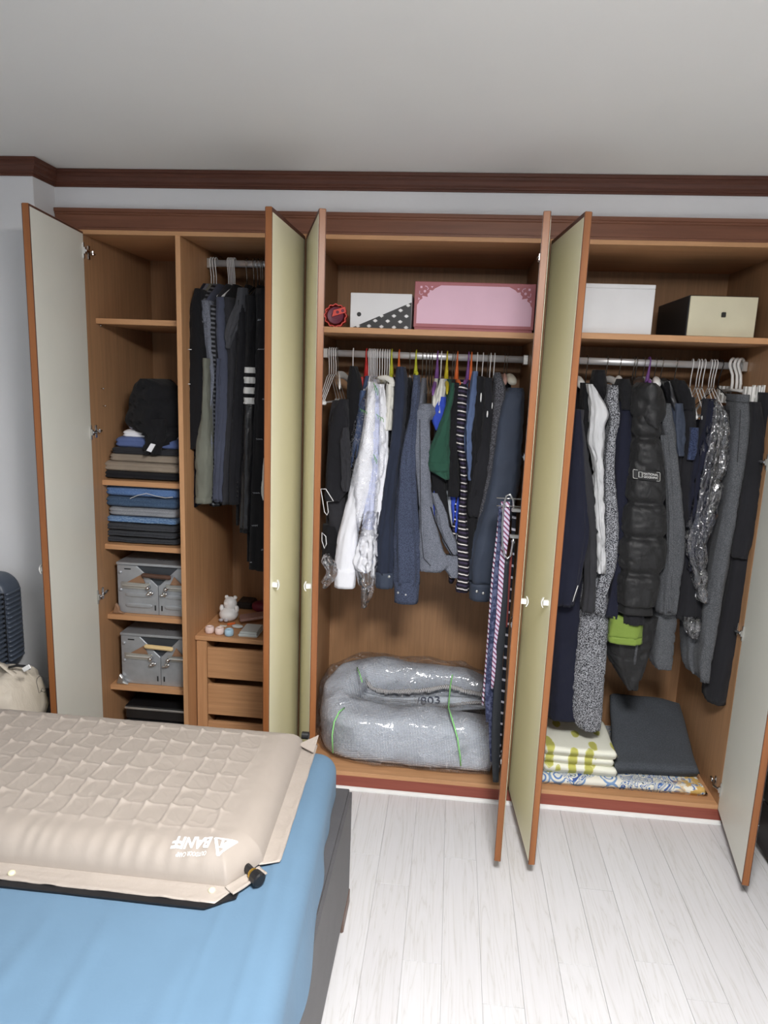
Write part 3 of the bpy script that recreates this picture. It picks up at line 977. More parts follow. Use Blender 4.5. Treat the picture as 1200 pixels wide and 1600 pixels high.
coat('polo_shirt', 'grey-white polo shirt collar behind the green polo shirt', 'shirt', 684, R2, RP2, CREAMC,
     [('collar', drape([(592, 688, 694), (610, 683, 695), (632, 680, 692), (645, 684, 690)], .09, .06, seed=45), CREAMC)], seed=45)
coat('t_shirt', 'royal blue t-shirt behind the green polo shirt', 'shirt', 691, R2, RP2, ROYAL,
     [('sleeve', drape([(620, 688, 698), (640, 678, 697), (656, 674, 694), (672, 680, 688)], .085, .05, seed=46, fold=.001), ROYAL),
      ('lower_panel', drape([(765, 702, 716), (790, 704, 719), (830, 708, 716)], .10, .07, sharp=3, seed=47, fold=.001), ROYAL)], seed=46)
coat('polo_shirt', 'bottle green polo shirt with short ribbed sleeve', 'shirt', 704, R2, RP2, GREEN,
     [('sleeve', drape([(598, 704, 712), (620, 700, 710), (640, 694, 706), (670, 684, 704), (700, 672, 704), (722, 665, 703), (736, 672, 702), (748, 694, 702)], .05, .10, sharp=3.2, seed=48, fold=.003), GREEN),
      ('sleeve_rib', drape([(722, 664.5, 703.5), (736, 667.5, 702.5)], .046, .106, sharp=2.6, seed=48, m=4, fold=.001), GREEN)], seed=48)
coat('black_shirt', 'black short shirt between green polo and striped shirt', 'shirt', 711, R2, RP2, K1,
     [('sleeve', drape([(598, 704, 718), (650, 703, 718), (720, 702, 717), (775, 700, 718)], .06, .09, sharp=3, seed=49), K1)], seed=49)
coat('striped_shirt', 'black shirt with white and purple stripes and a long sleeve', 'shirt', 725, R2, RP2, STR1,
     [('collar', drape([(600, 720, 729), (608, 716, 730), (622, 715, 728)], .06, .06, seed=50), STR1),
      ('sleeve', drape([(618, 715, 730), (650, 714, 728), (690, 713, 725), (730, 719, 728), (765, 719, 730), (800, 717, 728), (850, 714, 733), (890, 715, 733), (924, 712, 732)], .045, .07, seed=51, fold=.003), STR1)], seed=50)
coat('chambray_shirt', 'blue-grey shirt edge right of the striped shirt', 'shirt', 732, R2, RP2, BLUEG,
     [('sleeve', drape([(580, 738, 747), (620, 732, 745), (660, 726, 740), (700, 728, 737), (750, 732, 738)], .07, .07, seed=52), BLUEG)], seed=52)
coat('black_jacket', 'black knit jacket with a white zip pull, left of its two neighbours', 'jacket', 744, R2, RP2, K1,
     [('sleeve', drape([(588, 744, 758), (630, 741, 759), (690, 738, 756), (740, 734, 752), (830, 728, 746), (870, 728, 742)], .06, .09, seed=53), K1),
      ('zip_pull', MB().ball(at(751.5, 621, Y=.055), (.003, .003, .020), 8, 6), WHITEP)], seed=53)
coat('black_jacket', 'black jacket with white zip pull and loose square-cut sleeve end', 'jacket', 754, R2, RP2, K2,
     [('sleeve', drape([(590, 755, 769), (640, 754, 770), (690, 748, 766), (740, 738, 762), (790, 730, 752), (806, 733, 747)], .05, .08, sharp=3, seed=54), K2),
      ('zip_pull', MB().ball(at(761.5, 647, Y=.045), (.003, .003, .014), 8, 6), WHITEP),
      ('zip_pull', MB().ball(at(769, 634, Y=.05), (.002, .003, .014), 8, 6), WHITEP)], seed=54)
coat('tweed_jacket', 'dark speckled tweed jacket behind the big navy jacket', 'jacket', 770, R2, RP2, TWEEDD,
     [('sleeve', drape([(582, 772, 782), (610, 770, 791), (650, 767, 786), (700, 762, 779), (760, 752, 770), (850, 742, 758)], .065, .09, seed=55), TWEEDD)], seed=55)
coat('navy_jacket', 'large navy jacket with two snap buttons on its cuff beside the ties', 'jacket', 796, R2, RP2, NAVYT,
     [('collar', drape([(606, 795, 818), (613, 790, 819), (625, 786, 819)], .05, .12, seed=56), NAVYT),
      ('sleeve', drape([(612, 789, 819), (640, 781, 819), (700, 772, 816), (760, 762, 811), (808, 749, 800), (863, 734, 782), (910, 733, 773)], .03, .11, sharp=2.6, seed=57, fold=.005), NAVYT),
      ('cuff', drape([(910, 732.5, 773.5), (936, 733, 767)], .026, .116, sharp=2.7, seed=57, m=6, fold=.001), NAVYT),
      ('cuff_button',) + button(745, 924, .026, .006), ('cuff_button',) + button(755, 927, .024, .006)], seed=56)
# hangers of the middle unit
for k, px in enumerate((515, 518.5, 522, 525.5)):
    wire_hanger(px, R2, RP2, nth(k, 4, 'empty clip hangers at the middle rod\'s left end'), group='empty clip hangers at the left end of middle rod', yaw=-.02 - .02 * k, empty=True, clips=True, r=.0019)
wood_hanger(528.5, R2, RP2, 'flat white plastic hanger right of the clip hangers', WHITEP, tip=(531, 605, 2.2))
wire_hanger(552, R2, RP2, 'white strap hanger with a long white loop on black top', empty=True, clips=True, yaw=.06, r=.0024)
plastic_hanger(573, R2, RP2, 'thin red hanger left of the filmed shirts', REDP, 562, 620)
for k, px in enumerate((577, 579.5, 582, 584.5, 587, 590)):
    wire_hanger(px, R2, RP2, nth(k, 6, 'white wire hangers bunched above the filmed shirts'), group='bunch of white hangers above the film')
for k, px in enumerate((594, 598, 602, 605.5, 609)):
    wire_hanger(px, R2, RP2, nth(k, 5, 'white wire hangers left of a yellow-green one'), group='white hangers beside the film bunch')
plastic_hanger(612.5, R2, RP2, 'yellow-green hanger above the cream collar', YEL, 611, 588)
plastic_hanger(624, R2, RP2, 'orange-red hanger above the navy jacket', ORG, 624, 582)
wood_hanger(641, R2, RP2, 'white hanger with a long white arm beside heather shirt', WHITEP, tip=(641, 640, 2.6))
plastic_hanger(650.5, R2, RP2, 'yellow-green hanger above the blue heather shirt', YEL, 651, 583)
for k, px in enumerate((661, 667, 672, 676)):
    wire_hanger(px, R2, RP2, nth(k, 4, 'dark metal hangers above the grey hoodie'), m=WIREM, group='dark metal hangers above the hoodie')
plastic_hanger(684, R2, RP2, 'purple hanger above the hoodie collar', PUR, 677, 610)
wire_hanger(690, R2, RP2, 'white wire hanger between purple and yellow hangers')
plastic_hanger(699, R2, RP2, 'yellow hanger above the green polo shirt', YEL2, 699, 608)
for k, px in enumerate((708, 711.5)):
    wire_hanger(px, R2, RP2, nth(k, 2, 'grey metal hangers right of the yellow hanger'), m=WIREM, group='pair of grey metal hangers')
plastic_hanger(715, R2, RP2, 'orange hanger left of the second purple hanger', ORG, 718, 600)
plastic_hanger(732.5, R2, RP2, 'purple hanger above the striped shirt', PUR, 726, 598)
plastic_hanger(737, R2, RP2, 'orange hanger right of the striped shirt', ORG, 736, 612)
for k, px in enumerate((746, 755, 767, 773)):
    wire_hanger(px, R2, RP2, nth(k, 4, 'white wire hangers above the black jackets'), group='white hangers above the black jackets', r=.002)
wire_hanger(763, R2, RP2, 'grey metal hanger among the black jackets', m=WIREM)
wood_hanger(789, R2, RP2, 'pinkish padded hanger left of the navy jacket collar', PINKH, tip=(789, 598, 4))
wood_hanger(793, R2, RP2, 'pale wooden coat hanger in the large navy jacket', WOODH, tip=(801, 598, 8.5))

# ------------------------------------------------------------------ RIGHT UNIT
RP3 = 570
coat('long_coat', 'deep navy coat nearest the middle door of the right wardrobe', 'coat', 905, R3, RP3, NAVYD,
     [('sleeve', drape([(640, 896, 908), (700, 890, 912), (760, 884, 915), (830, 876, 920), (900, 871, 908), (946, 868, 896)], .02, .07, sharp=2.8, seed=61), NAVYD),
      ('skirt', drape([(900, 862, 912), (960, 862, 908), (1040, 860, 905), (1090, 857, 904), (1121, 855, 903)], .10, .12, sharp=3, seed=62, fold=.003), NAVYD),
      ('zip_edge', MB().tube([at(903, 915, Y=.015), at(898, 930, Y=.015), at(895, 940, Y=.015)], .0016, 5), WHITEF)], seed=61, w=.19)
coat('suit_jacket', 'charcoal suit jacket overlapping the deep navy coat', 'jacket', 917, R3, RP3, K3,
     [('sleeve', drape([(640, 899, 912), (662, 898, 912), (720, 902, 919), (755, 905, 926), (812, 912, 934), (870, 914, 932), (920, 913, 930), (955, 908, 928)], .035, .08, sharp=2.7, seed=63), K3)], seed=63)
coat('black_jacket', 'black jacket shoulder behind the white sheer shirt', 'jacket', 932, R3, RP3, K1,
     [('sleeve', drape([(598, 908, 922), (640, 906, 921), (690, 908, 921)], .07, .08, seed=64), K1),
      ('collar', drape([(578, 928, 946), (600, 925, 948), (625, 940, 950)], .10, .10, seed=65), K1)], zb=1.25, seed=64)
coat('sheer_shirt', 'white sheer ruffled shirt between dark coats', 'shirt', 938, R3, RP3, SHEER,
     [('sleeve', drape([(600, 918, 926), (620, 920, 938), (645, 922, 951), (665, 921, 944), (695, 920, 944), (712, 926, 942), (745, 928, 942), (786, 930, 942), (840, 934, 944), (895, 934, 943)], .03, .06, sharp=2.4, seed=66, fold=.008, crease=.010, kf=7), SHEER)], seed=66, w=.17, zb=1.1)
coat('tweed_coat', 'long black and white speckled tweed coat reaching lowest', 'coat', 950, R3, RP3, TWEED,
     [('sleeve', drape([(602, 952, 966), (625, 945, 967), (655, 951, 968), (690, 945, 962), (740, 942, 960), (800, 942, 965), (840, 941, 966), (885, 937, 962), (930, 929, 947), (957, 928, 941)], .06, .09, sharp=2.6, seed=67), TWEED),
      ('skirt', drape([(900, 908, 950), (960, 900, 951), (1020, 893, 948), (1080, 888, 943), (1120, 890, 940), (1135, 902, 938)], .09, .14, sharp=3, seed=68, fold=.003), TWEED),
      ('pocket_flap', drape([(950, 893, 905), (1000, 891, 903), (1068, 888, 898)], .13, .10, sharp=3, seed=69), WOOLG)], seed=67)
coat('navy_coat', 'plain dark navy coat right of the tweed coat', 'coat', 966, R3, RP3, NAVYD,
     [('collar', drape([(592, 966, 982), (605, 962, 985), (640, 968, 986)], .06, .10, seed=70), K1),
      ('sleeve', drape([(620, 966, 988), (660, 964, 988), (700, 960, 988), (760, 960, 984), (840, 962, 972), (900, 958, 967), (963, 944, 966)], .075, .09, sharp=2.8, seed=71), NAVYD)], seed=70)


def puffer():
    px, zr = 1000, R3
    x = at(px, RP3, Y=.3).x
    rows = [(640, 992, 1028), (660, 989, 1031), (684, 988, 1033), (710, 987, 1036), (738, 984, 1039), (762, 981, 1040), (785, 977, 1041), (812, 975, 1042), (838, 971, 1042), (866, 969, 1041), (894, 968, 1035), (920, 967, 1029), (945, 967, 1022)]
    seams = (684, 785, 838, 894)
    rr = []
    for py in range(640, 947, 4):
        v = cat_rom([(r[0], r[1], r[2]) for r in rows], py)
        dmin = min(abs(py - s) for s in seams)
        g = math.exp(-(dmin / 6) ** 2)
        q = -5.0 * g + 1.5
        rr.append((py, v[0] - q, v[1] + q, .012 + .022 * g, .13 - .032 * g))
    sl = drape(rr, .02, .12, sharp=2.5, seed=72, fold=.003, crease=.007, m=130, n=48)
    cuff = drape([(943, 967, 1020), (958, 966, 1021)], .03, .10, sharp=2.6, seed=72, fold=.001, m=5)
    hood = drape([(598, 1000, 1024), (606, 992, 1034), (625, 987, 1040), (645, 987, 1041), (660, 996, 1033), (668, 1010, 1026)], .0, .16, sharp=2.2, seed=73, fold=.004, crease=.006)
    skirt = drape([(960, 962, 1030), (1003, 950, 1020), (1030, 952, 1012), (1055, 966, 1002), (1073, 978, 990)], .10, .12, sharp=3, seed=74, fold=.006, crease=.008)
    lime = drape([(962, 952, 1006), (994, 949, 1004)], .065, .10, sharp=3, seed=75, fold=.003, m=8)
    lime2 = drape([(993, 948.5, 1004.5), (1003, 949, 1004)], .062, .105, sharp=3, seed=75, fold=.0015, m=4)
    inner = drape([(955, 974, 1006), (975, 975, 1006)], .05, .06, sharp=3, seed=76, m=6)
    patch = []
    c0, c1, c2, c3 = at(989, 733, Y=.014), at(1031, 738, Y=.014), at(1030, 753, Y=.014), at(989, 747, Y=.014)
    g = garment('puffer_jacket', 'large black puffer jacket with a white lettered sleeve patch and lime hem below', 'jacket',
                [('trunk', body(x, zr - .09, .85, .03, .2), PUFF), ('sleeve', sl, PUFF), ('cuff', cuff, PUFF), ('hood', hood, PUFF), ('lower_body', skirt, PUFF),
                 ('lime_hem', lime, LIME, 'lime green nylon hem'), ('hem_binding', lime2, LIME), ('inner_cuff', inner, K2)])
    dx = (c1 - c0).normalized(); up = (c0 - c3).normalized()
    W = (c1 - c0).length; H = (c0 - c3).length
    pm = MB()
    n = 14
    def arcpt(u, v, off): 
        bow = .007 * (1 - (2 * u - 1) ** 2)
        return c3 + dx * (u * W) + up * (v * H) + Vector((0, -bow - off, 0))
    rings = [[arcpt(k / n, 0, 0), arcpt(k / n, 1, 0), arcpt(k / n, 1, .003), arcpt(k / n, 0, .003)] for k in range(n + 1)]
    pm.loft(rings)
    pt = build('sleeve_patch', pm, PUFF, g, label='black sleeve patch lettered in white')
    rim = MB().tube([arcpt(u, v, .003) for u, v in ((.16, .02), (.02, .02), (0, .12), (0, .88), (.02, .98), (.16, .98))], .0007, 4).tube([arcpt(u, v, .003) for u, v in ((.86, .02), (.98, .02), (1, .12), (1, .88), (.98, .98), (.86, .98))], .0007, 4)
    rim.tube([arcpt(u, v, .0035) for u, v in ((.20, .22), (.32, .22), (.32, .80), (.20, .80))], .0012, 4, closed=True)
    build('white_outline', rim, WHITEF, pt)
    for row, s, sz in ((.56, 'NATIONAL', .0125), (.22, 'GEOGRAPHIC', .0125)):
        text_on('lettering', s, lambda u, v: arcpt(.37 + u / W, row + v / H, .0042), sz, WHITEF, pt, fit=W * .56)
    return g


def text_on(name, s, fn, size, m, parent, fit=None, bold=.0, kind=None):
    """flat lettering: font outline laid on a surface through fn(u, v)"""
    c = bpy.data.curves.new('lettering', 'FONT')
    c.body = s; c.size = size; c.offset = bold; c.resolution_u = 3
    o = bpy.data.objects.new('lettering', c)
    COL.objects.link(o)
    dg = bpy.context.evaluated_depsgraph_get()
    me = bpy.data.meshes.new_from_object(o.evaluated_get(dg))
    xs = [v.co.x for v in me.vertices]
    k = fit / (max(xs) - min(xs)) if fit else 1
    mb = MB()
    mb.add([fn((v.co.x - min(xs)) * k, v.co.y) for v in me.vertices], [tuple(p.vertices) for p in me.polygons])
    bpy.data.objects.remove(o); bpy.data.curves.remove(c); bpy.data.meshes.remove(me)
    return build(name, mb, m, parent)


puffer()
coat('wool_coat', 'mid grey wool coat right of the puffer jacket', 'coat', 1022, R3, RP3, WOOLG,
     [('sleeve', drape([(630, 1036, 1046), (655, 1028, 1052), (690, 1036, 1056), (740, 1040, 1061), (800, 1043, 1067), (850, 1040, 1069), (900, 1030, 1064), (957, 1027, 1056)], .06, .10, sharp=2.6, seed=77), WOOLG),
      ('fold', drape([(680, 1032, 1044), (760, 1041, 1050), (840, 1044, 1052), (957, 1040, 1047)], .055, .03, seed=78), WOOLG),
      ('skirt', drape([(940, 1022, 1060), (990, 1020, 1054), (1030, 1017, 1050), (1041, 1020, 1048)], .11, .13, sharp=3, seed=79, fold=.003), WOOLG)], seed=77)
coat('leather_jacket', 'black leather jacket shoulder behind the puffer hood', 'jacket', 1033, R3, RP3, LEATH,
     [('sleeve', drape([(595, 1034, 1046), (612, 1036, 1054), (640, 1042, 1060), (660, 1048, 1062)], .08, .12, seed=80), LEATH)], seed=80, w=.17, zb=1.2)
coat('blue_shirt', 'faded navy short-sleeved shirt right of the grey wool coat', 'shirt', 1040, R3, RP3, DENIMD,
     [('sleeve', drape([(630, 1050, 1066), (660, 1048, 1069), (700, 1052, 1068), (712, 1056, 1065)], .07, .08, sharp=3, seed=81), NAVYT)], seed=81, w=.17, zb=1.1)
coat('black_coat', 'black coat filling the gap left of the clip hangers', 'coat', 1056, R3, RP3, K2,
     [('collar', drape([(594, 1052, 1068), (610, 1054, 1078), (640, 1064, 1082)], .08, .12, seed=82), K1),
      ('sleeve', drape([(620, 1066, 1084), (680, 1066, 1086), (740, 1060, 1082), (820, 1064, 1080), (900, 1062, 1094), (967, 1056, 1095)], .09, .11, sharp=3, seed=83), K2)], seed=82)
coat('grey_trousers', 'dark grey trouser leg ends below the black coat', 'trousers', 1066, R3, RP3, K4,
     [('leg', drape([(940, 1068, 1092), (1000, 1068, 1089), (1035, 1070, 1090), (1047, 1076, 1090)], .12, .12, sharp=3, seed=84), WOOLG)], seed=84, w=.16)
DENIMSP = fabric('dark_denim', (38, 46, 70), heather=(60, 70, 98), hs=240, crease=.3)
coat('jeans', 'dark denim jeans strip left of the black clipped trousers', 'jeans', 1084, R3, RP3, DENIMSP,
     [('leg', drape([(668, 1078, 1091), (700, 1076, 1089), (718, 1074, 1083)], .06, .06, sharp=3, seed=85), DENIMSP)], seed=85, w=.15, zb=1.2, body_drop=.22)
coat('trousers', 'navy-black trousers clipped in a white clip hanger', 'trousers', 1101, R3, RP3, NAVYD,
     [('leg', drape([(623, 1104, 1117), (660, 1100, 1116), (710, 1086, 1112), (760, 1078, 1108), (830, 1074, 1102), (890, 1072, 1096)], .05, .10, sharp=3, seed=86, fold=.005), NAVYD)], seed=86, w=.16, body_drop=.22)
coat('trousers', 'black trousers inside the crinkled clear film', 'trousers', 1117, R3, RP3, K1,
     [('leg', drape([(640, 1114, 1142), (700, 1104, 1136), (760, 1096, 1126), (830, 1084, 1112), (900, 1086, 1104), (940, 1096, 1106)], .09, .08, sharp=3, seed=87), K1)], seed=87, w=.16, body_drop=.22)
FC = drape([(625, 1112, 1120), (650, 1112, 1138), (680, 1104, 1140), (720, 1098, 1136), (770, 1090, 1126), (800, 1087, 1118), (830, 1077, 1107), (860, 1076, 1100), (900, 1086, 1101), (940, 1096, 1101)], .02, .07, sharp=2.2, seed=88, fold=.012, crease=.016, hollow=False, m=80, n=48, kf=8)
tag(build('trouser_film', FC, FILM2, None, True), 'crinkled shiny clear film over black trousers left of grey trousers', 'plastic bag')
FC2 = drape([(965, 1070, 1094), (980, 1072, 1092), (997, 1082, 1089)], .06, .05, sharp=2.2, seed=89, fold=.010, crease=.014, hollow=False, m=24, n=36, kf=7)
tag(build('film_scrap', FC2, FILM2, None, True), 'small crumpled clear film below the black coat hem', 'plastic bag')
tr = coat('trousers', 'long grey wool trousers hanging full length from a white clip hanger', 'trousers', 1147, R3, RP3, WOOLG,
     [('waistband', drape([(616, 1144, 1168), (628, 1143, 1169)], .03, .15, sharp=3, seed=90, m=5, fold=.001), WOOLG),
      ('leg', drape([(627, 1143, 1169), (660, 1142, 1169), (720, 1136, 1162), (752, 1133, 1157), (837, 1119, 1144), (930, 1101, 1128), (1000, 1093, 1114), (1032, 1088, 1108), (1060, 1090, 1104)], .035, .14, sharp=2.8, seed=90, fold=.004), WOOLG),
      ('crease', MB().tube([at(1157, 640, Y=.034), at(1155, 680, Y=.032), at(1152, 722, Y=.032)], .0013, 5), K3)], seed=90, w=.15, body_drop=.16)
coat('trousers', 'black trousers with a cropped turned-up leg at far right of the rod', 'trousers', 1154, R3, RP3, K2,
     [('leg', drape([(628, 1170, 1186), (680, 1168, 1192), (740, 1160, 1188), (800, 1152, 1182), (845, 1144, 1176), (870, 1142, 1166)], .02, .10, sharp=3, seed=91, fold=.004), K2)], seed=91, w=.15, body_drop=.16)
coat('trousers', 'long black trousers nearest the right side panel', 'trousers', 1159, R3, RP3, K2,
     [('leg', drape([(613, 1184, 1202), (680, 1180, 1200), (760, 1168, 1194), (840, 1146, 1182), (900, 1136, 1172), (960, 1125, 1160), (1030, 1112, 1148), (1075, 1104, 1138), (1095, 1103, 1135)], .045, .13, sharp=3, seed=92, fold=.004), K2)], seed=92, w=.15, body_drop=.16)
# hangers of the right unit
wood_hanger(900, R3, RP3, 'white plastic hanger tip at the left end of the right rod', WHITEP, tip=(909, 604, 7))
wire_hanger(917, R3, RP3, 'grey wire hook left of the white sheer shirt', m=WIREM)
wire_hanger(948, R3, RP3, 'grey wire hook above the black collar', m=WIREM)
wood_hanger(968.5, R3, RP3, 'white shaped hanger in the speckled tweed coat', WHITEP, tip=(966, 600, 7.5))
for k, px in enumerate((990, 994)):
    wire_hanger(px, R3, RP3, nth(k, 2, 'grey wire hooks left of the puffer hood'), m=WIREM, group='wire hooks left of the puffer hood')
wood_hanger(1006, R3, RP3, 'dark brown shaped hanger in the puffer jacket', BROWNH, tip=(996, 602, 9))
plastic_hanger(1014, R3, RP3, 'purple hanger above the puffer hood', PUR, 1015, 596)
wood_hanger(1024, R3, RP3, 'white shaped hanger right of the purple hanger', WHITEP, tip=(1027, 601, 7))
wood_hanger(1034, R3, RP3, 'black shaped hanger in the leather jacket', BLACKP, tip=(1041, 605, 7))
wood_hanger(1056, R3, RP3, 'black shaped hanger in the black coat', BLACKP, tip=(1057, 606, 7))
for k, (px, yw) in enumerate(((1082, -.10), (1091, -.08), (1095.5, -.06), (1101, -.08))):
    wire_hanger(px, R3, RP3, nth(k, 4, 'empty white clip hangers right of the black coat'), empty=True, clips=True, yaw=yw, r=.0021, group='empty white clip hangers of right rod')
for k, (px, yw) in enumerate(((1111, -.10), (1115, -.03), (1119, .0))):
    wire_hanger(px, R3, RP3, nth(k, 3, 'white wire hangers left of the grey trousers'), empty=True, clips=True, yaw=yw, r=.0021, group='white wire bunch left of grey trousers')
wire_hanger(1126, R3, RP3, 'black wire hanger left of the big white hooks', m=BLACKP, empty=True, yaw=.3)


def clip_hanger(px, clip_px, clip_py, label):
    x = at(px, RP3, Y=.3).x
    h = thing('clip_hanger', label, 'hanger', (x, .3, R3 - .12))
    pts = []
    for k in range(10):
        a = math.radians(200 - k * 215 / 9)
        pts.append((x + .004, .3 - .022 * math.cos(a), R3 + .006 + .024 * math.sin(a)))
    pts = [(x + (p[1] - .3) * .75, .3 + (p[1] - .3) * .66, p[2]) for p in pts]
    pts += [(x, .29, R3 - .035), (x, .28, R3 - .065), (x, .28, R3 - .095)]
    build('hook', MB().tube(pts, .0060, 8), WHITEP, h, True)
    build('bar', MB().tube([(x, .42, R3 - .10), (x, .28, R3 - .095), (x, .12, R3 - .10)], .0055, 8), WHITEP, h, True)
    for yy in (.10, .40):
        c = MB()
        for s in (-1, 1):
            c.box(x + s * .007 - .0025, x + s * .007 + .0025, yy - .014, yy + .014, R3 - .150, R3 - .080)
        c.tube([(x - .008, yy, R3 - .112), (x + .008, yy, R3 - .112)], .004, 8)
        build('clip', c, WHITEP, h, bev=.001)
    return h


clip_hanger(1145, 1145, 612, 'big white clip hanger holding the long grey trousers')
clip_hanger(1152, 1158, 612, 'big white clip hanger between two others at right rod end')
clip_hanger(1158, 1172, 612, 'big white clip hanger nearest the right side panel')
for px, py, l in ((1167, 614, 'loose white trouser clip left of the far-right clips'), (1181, 612, 'middle loose white trouser clip above black trousers'), (1196, 612, 'loose white trouser clip at the right picture edge')):
    p = at(px, py, Y=.10)
    c = MB()
    for s in (-1, 1): c.box(p.x + s * .009 - .003, p.x + s * .009 + .003, p.y - .012, p.y + .012, p.z - .055, p.z + .024)
    c.tube([(p.x - .012, p.y, p.z - .02), (p.x + .012, p.y, p.z - .02)], .005, 8)
    tag(build('trouser_clip', c, WHITEP, None, bev=.0015), l, 'clip')

# ================================================================== THINGS ON THE SHELVES
def rounded_poly(w, h, r, n=4):
    pts = []
    for cx, cz, a0 in ((w / 2 - r, h / 2 - r, 0), (-w / 2 + r, h / 2 - r, 90), (-w / 2 + r, -h / 2 + r, 180), (w / 2 - r, -h / 2 + r, 270)):
        for k in range(n + 1):
            a = math.radians(a0 + 90 * k / n); pts.append((cx + r * math.cos(a), cz + r * math.sin(a)))
    return pts


def crate_box(x0, x1, y0, y1, z0, z1, m, name, label, cat, lid=True, yaw=0):
    r = thing(name, label, cat, ((x0 + x1) / 2, (y0 + y1) / 2, z0))
    return r


SHZ = SH + .0005
# white and black box
WHB = mat('white_card', (222, 222, 224), .6, var=.02)
BLKC = mat('black_card', (38, 38, 40), .5)
PRW = mat('white_print', (226, 226, 226), .6)
bx = thing('storage_box', 'white box with a slanted black front corner printed with pale marks', 'box', (1.18, .2, SHZ))
X0, X1, YF = 1.063, 1.302, .075
Z1 = SHZ + .132
build('carton', MB().box(X0, X1, YF, .36, SHZ, Z1), WHB, bx, bev=.002)
fr = at(551, 512, Y=YF), at(643, 472.5, Y=YF)
tri = [(fr[0].x, SHZ + .001), (X1 - .0005, SHZ + .001), (X1 - .0005, fr[1].z)]
tp = build('black_corner', MB().prism(tri, lambda a, b: (a, YF - .0008, b), lambda a, b: (a, YF + .001, b)), BLKC, bx)
em = MB()
star = []
for k in range(16):
    a = 2 * PI * k / 16
    r = (.0105, .0058, .0088, .0058)[k % 4] if True else 0
    star.append((r * math.cos(a), r * math.sin(a) * .72))
for a, b in ((735, 920), (815, 920), (905, 925), (995, 930), (1082, 932), (860, 882), (950, 885), (1040, 890), (905, 847), (995, 848), (1085, 850), (1043, 808), (1098, 772)):
    q = at(400 + a * .21667, 310 + b * .21667, Y=YF)
    em.prism(star, lambda u, v: (q.x + u, YF - .0016, q.z + v), lambda u, v: (q.x + u, YF - .0006, q.z + v))
build('printed_mark', em, PRW, tp, kind='stuff')
q = at(561, 491, Y=YF)
build('finger_hole', disc((q.x, YF, q.z), .0085, 'Y', .0016, 16), BLACKP, bx)

# pink gift box
ROSE = mat('rose_card', (172, 104, 110), .6, var=.03)
PINK = mat('pale_pink_card', (226, 186, 204), .6, var=.02)
pb = thing('gift_box', 'long pink gift box with a deep rose frame and corner ornaments', 'box', (1.54, .2, SHZ))
X0, X1, YF = 1.311, 1.770, .075
Z1 = SHZ + .180
build('box_body', MB().box(X0 + .004, X1 - .004, YF + .004, .34, SHZ, SHZ + .012), ROSE, pb, bev=.001)
lid = build('lid', MB().box(X0, X1, YF, .345, SHZ + .010, Z1), ROSE, pb, bev=.002)
a0, a1, b0, b1 = X0 + .011, X1 - .011, SHZ + .024, Z1 - .013
cut = [(0, .074), (.006, .066), (.008, .058), (.020, .050), (.018, .040), (.030, .042), (.040, .044), (.038, .034), (.046, .026), (.046, .018), (.058, .020), (.066, .012), (.078, .006), (.090, 0)]
poly = [(a0, b0), (a1, b0)] + [(a1 - u, b1 - v) for u, v in cut] + [(a0 + u, b1 - v) for u, v in reversed(cut)]
build('front_panel', MB().prism(poly, lambda a, b: (a, YF - .001, b), lambda a, b: (a, YF + .001, b)), PINK, lid)
orn = MB()
for s, ex in ((1, a0), (-1, a1)):
    def P(u, v): return (ex + s * u, YF - .0012, b1 - v)
    for poly in ([(.010, .004), (.018, .004), (.018, .012), (.010, .012)], [(.050, .004), (.060, .004), (.055, .011)], [(.004, .046), (.011, .051), (.004, .056)]):
        orn.prism(poly, lambda a, b: P(a, b), lambda a, b: (P(a, b)[0], YF + .001, P(a, b)[2]))
    orn.lathe([(.005, -.0012), (.005, .001)], (ex + s * .028, YF, b1 - .023), 12, 'Y')
    orn.tube([P(.028, .004), P(.036, .006), P(.041, .013), P(.037, .018)], .0018, 5)
    orn.tube([P(.008, .022), P(.008, .032), P(.014, .036), P(.020, .033)], .0018, 5)
build('ornament', orn, PINK, lid, label='pale pink corner ornament')

# red coiled belts
rb = thing('belt_coil', 'coiled coral red strap with dark purple centre on the shelf', 'belt', (1.008, .12, SHZ))
CORAL = mat('coral_rubber', (222, 84, 74), .5)
PURD = mat('dark_purple_rubber', (110, 44, 66), .5)
cx, cy, cz = at(524, 494, Y=.10); cz = SHZ + .046
rg = []
for (rr, hh) in ((.040, 0), (.044, 0), (.044, .03), (.036, .03), (.036, 0)):
    rg.append([(cx + rr * (1 + .06 * math.cos(12 * a) * (rr > .038)) * math.cos(a), cy + hh, cz + rr * (1 + .06 * math.cos(12 * a) * (rr > .038)) * math.sin(a)) for a in [2 * PI * k / 72 for k in range(72)]])
build('outer_coil', MB().loft(rg, caps=False), CORAL, rb)
build('inner_coil', MB().lathe([(.018, 0), (.031, -.003), (.033, 0), (.033, .03), (.018, .03)], (cx, cy, cz), 36, 'Y'), PURD, rb)
build('middle_ring', MB().lathe([(.006, .002), (.013, -.001), (.014, .004), (.014, .03), (.006, .03)], (cx, cy, cz), 24, 'Y'), PURD, rb)
st = MB().prism([(cx - .012, cz - .006), (cx + .044, cz + .012), (cx + .040, cz + .034), (cx - .006, cz + .020)], lambda a, b: (a, cy - .010, b), lambda a, b: (a, cy - .005, b))
build('strap', st, CORAL, rb, bev=.001)
for k in (0, 1):
    build('eyelet', disc((cx + .010 + .020 * k, cy - .010, cz + .012 + .006 * k), .006, 'Y', .002, 14), PURD, rb)

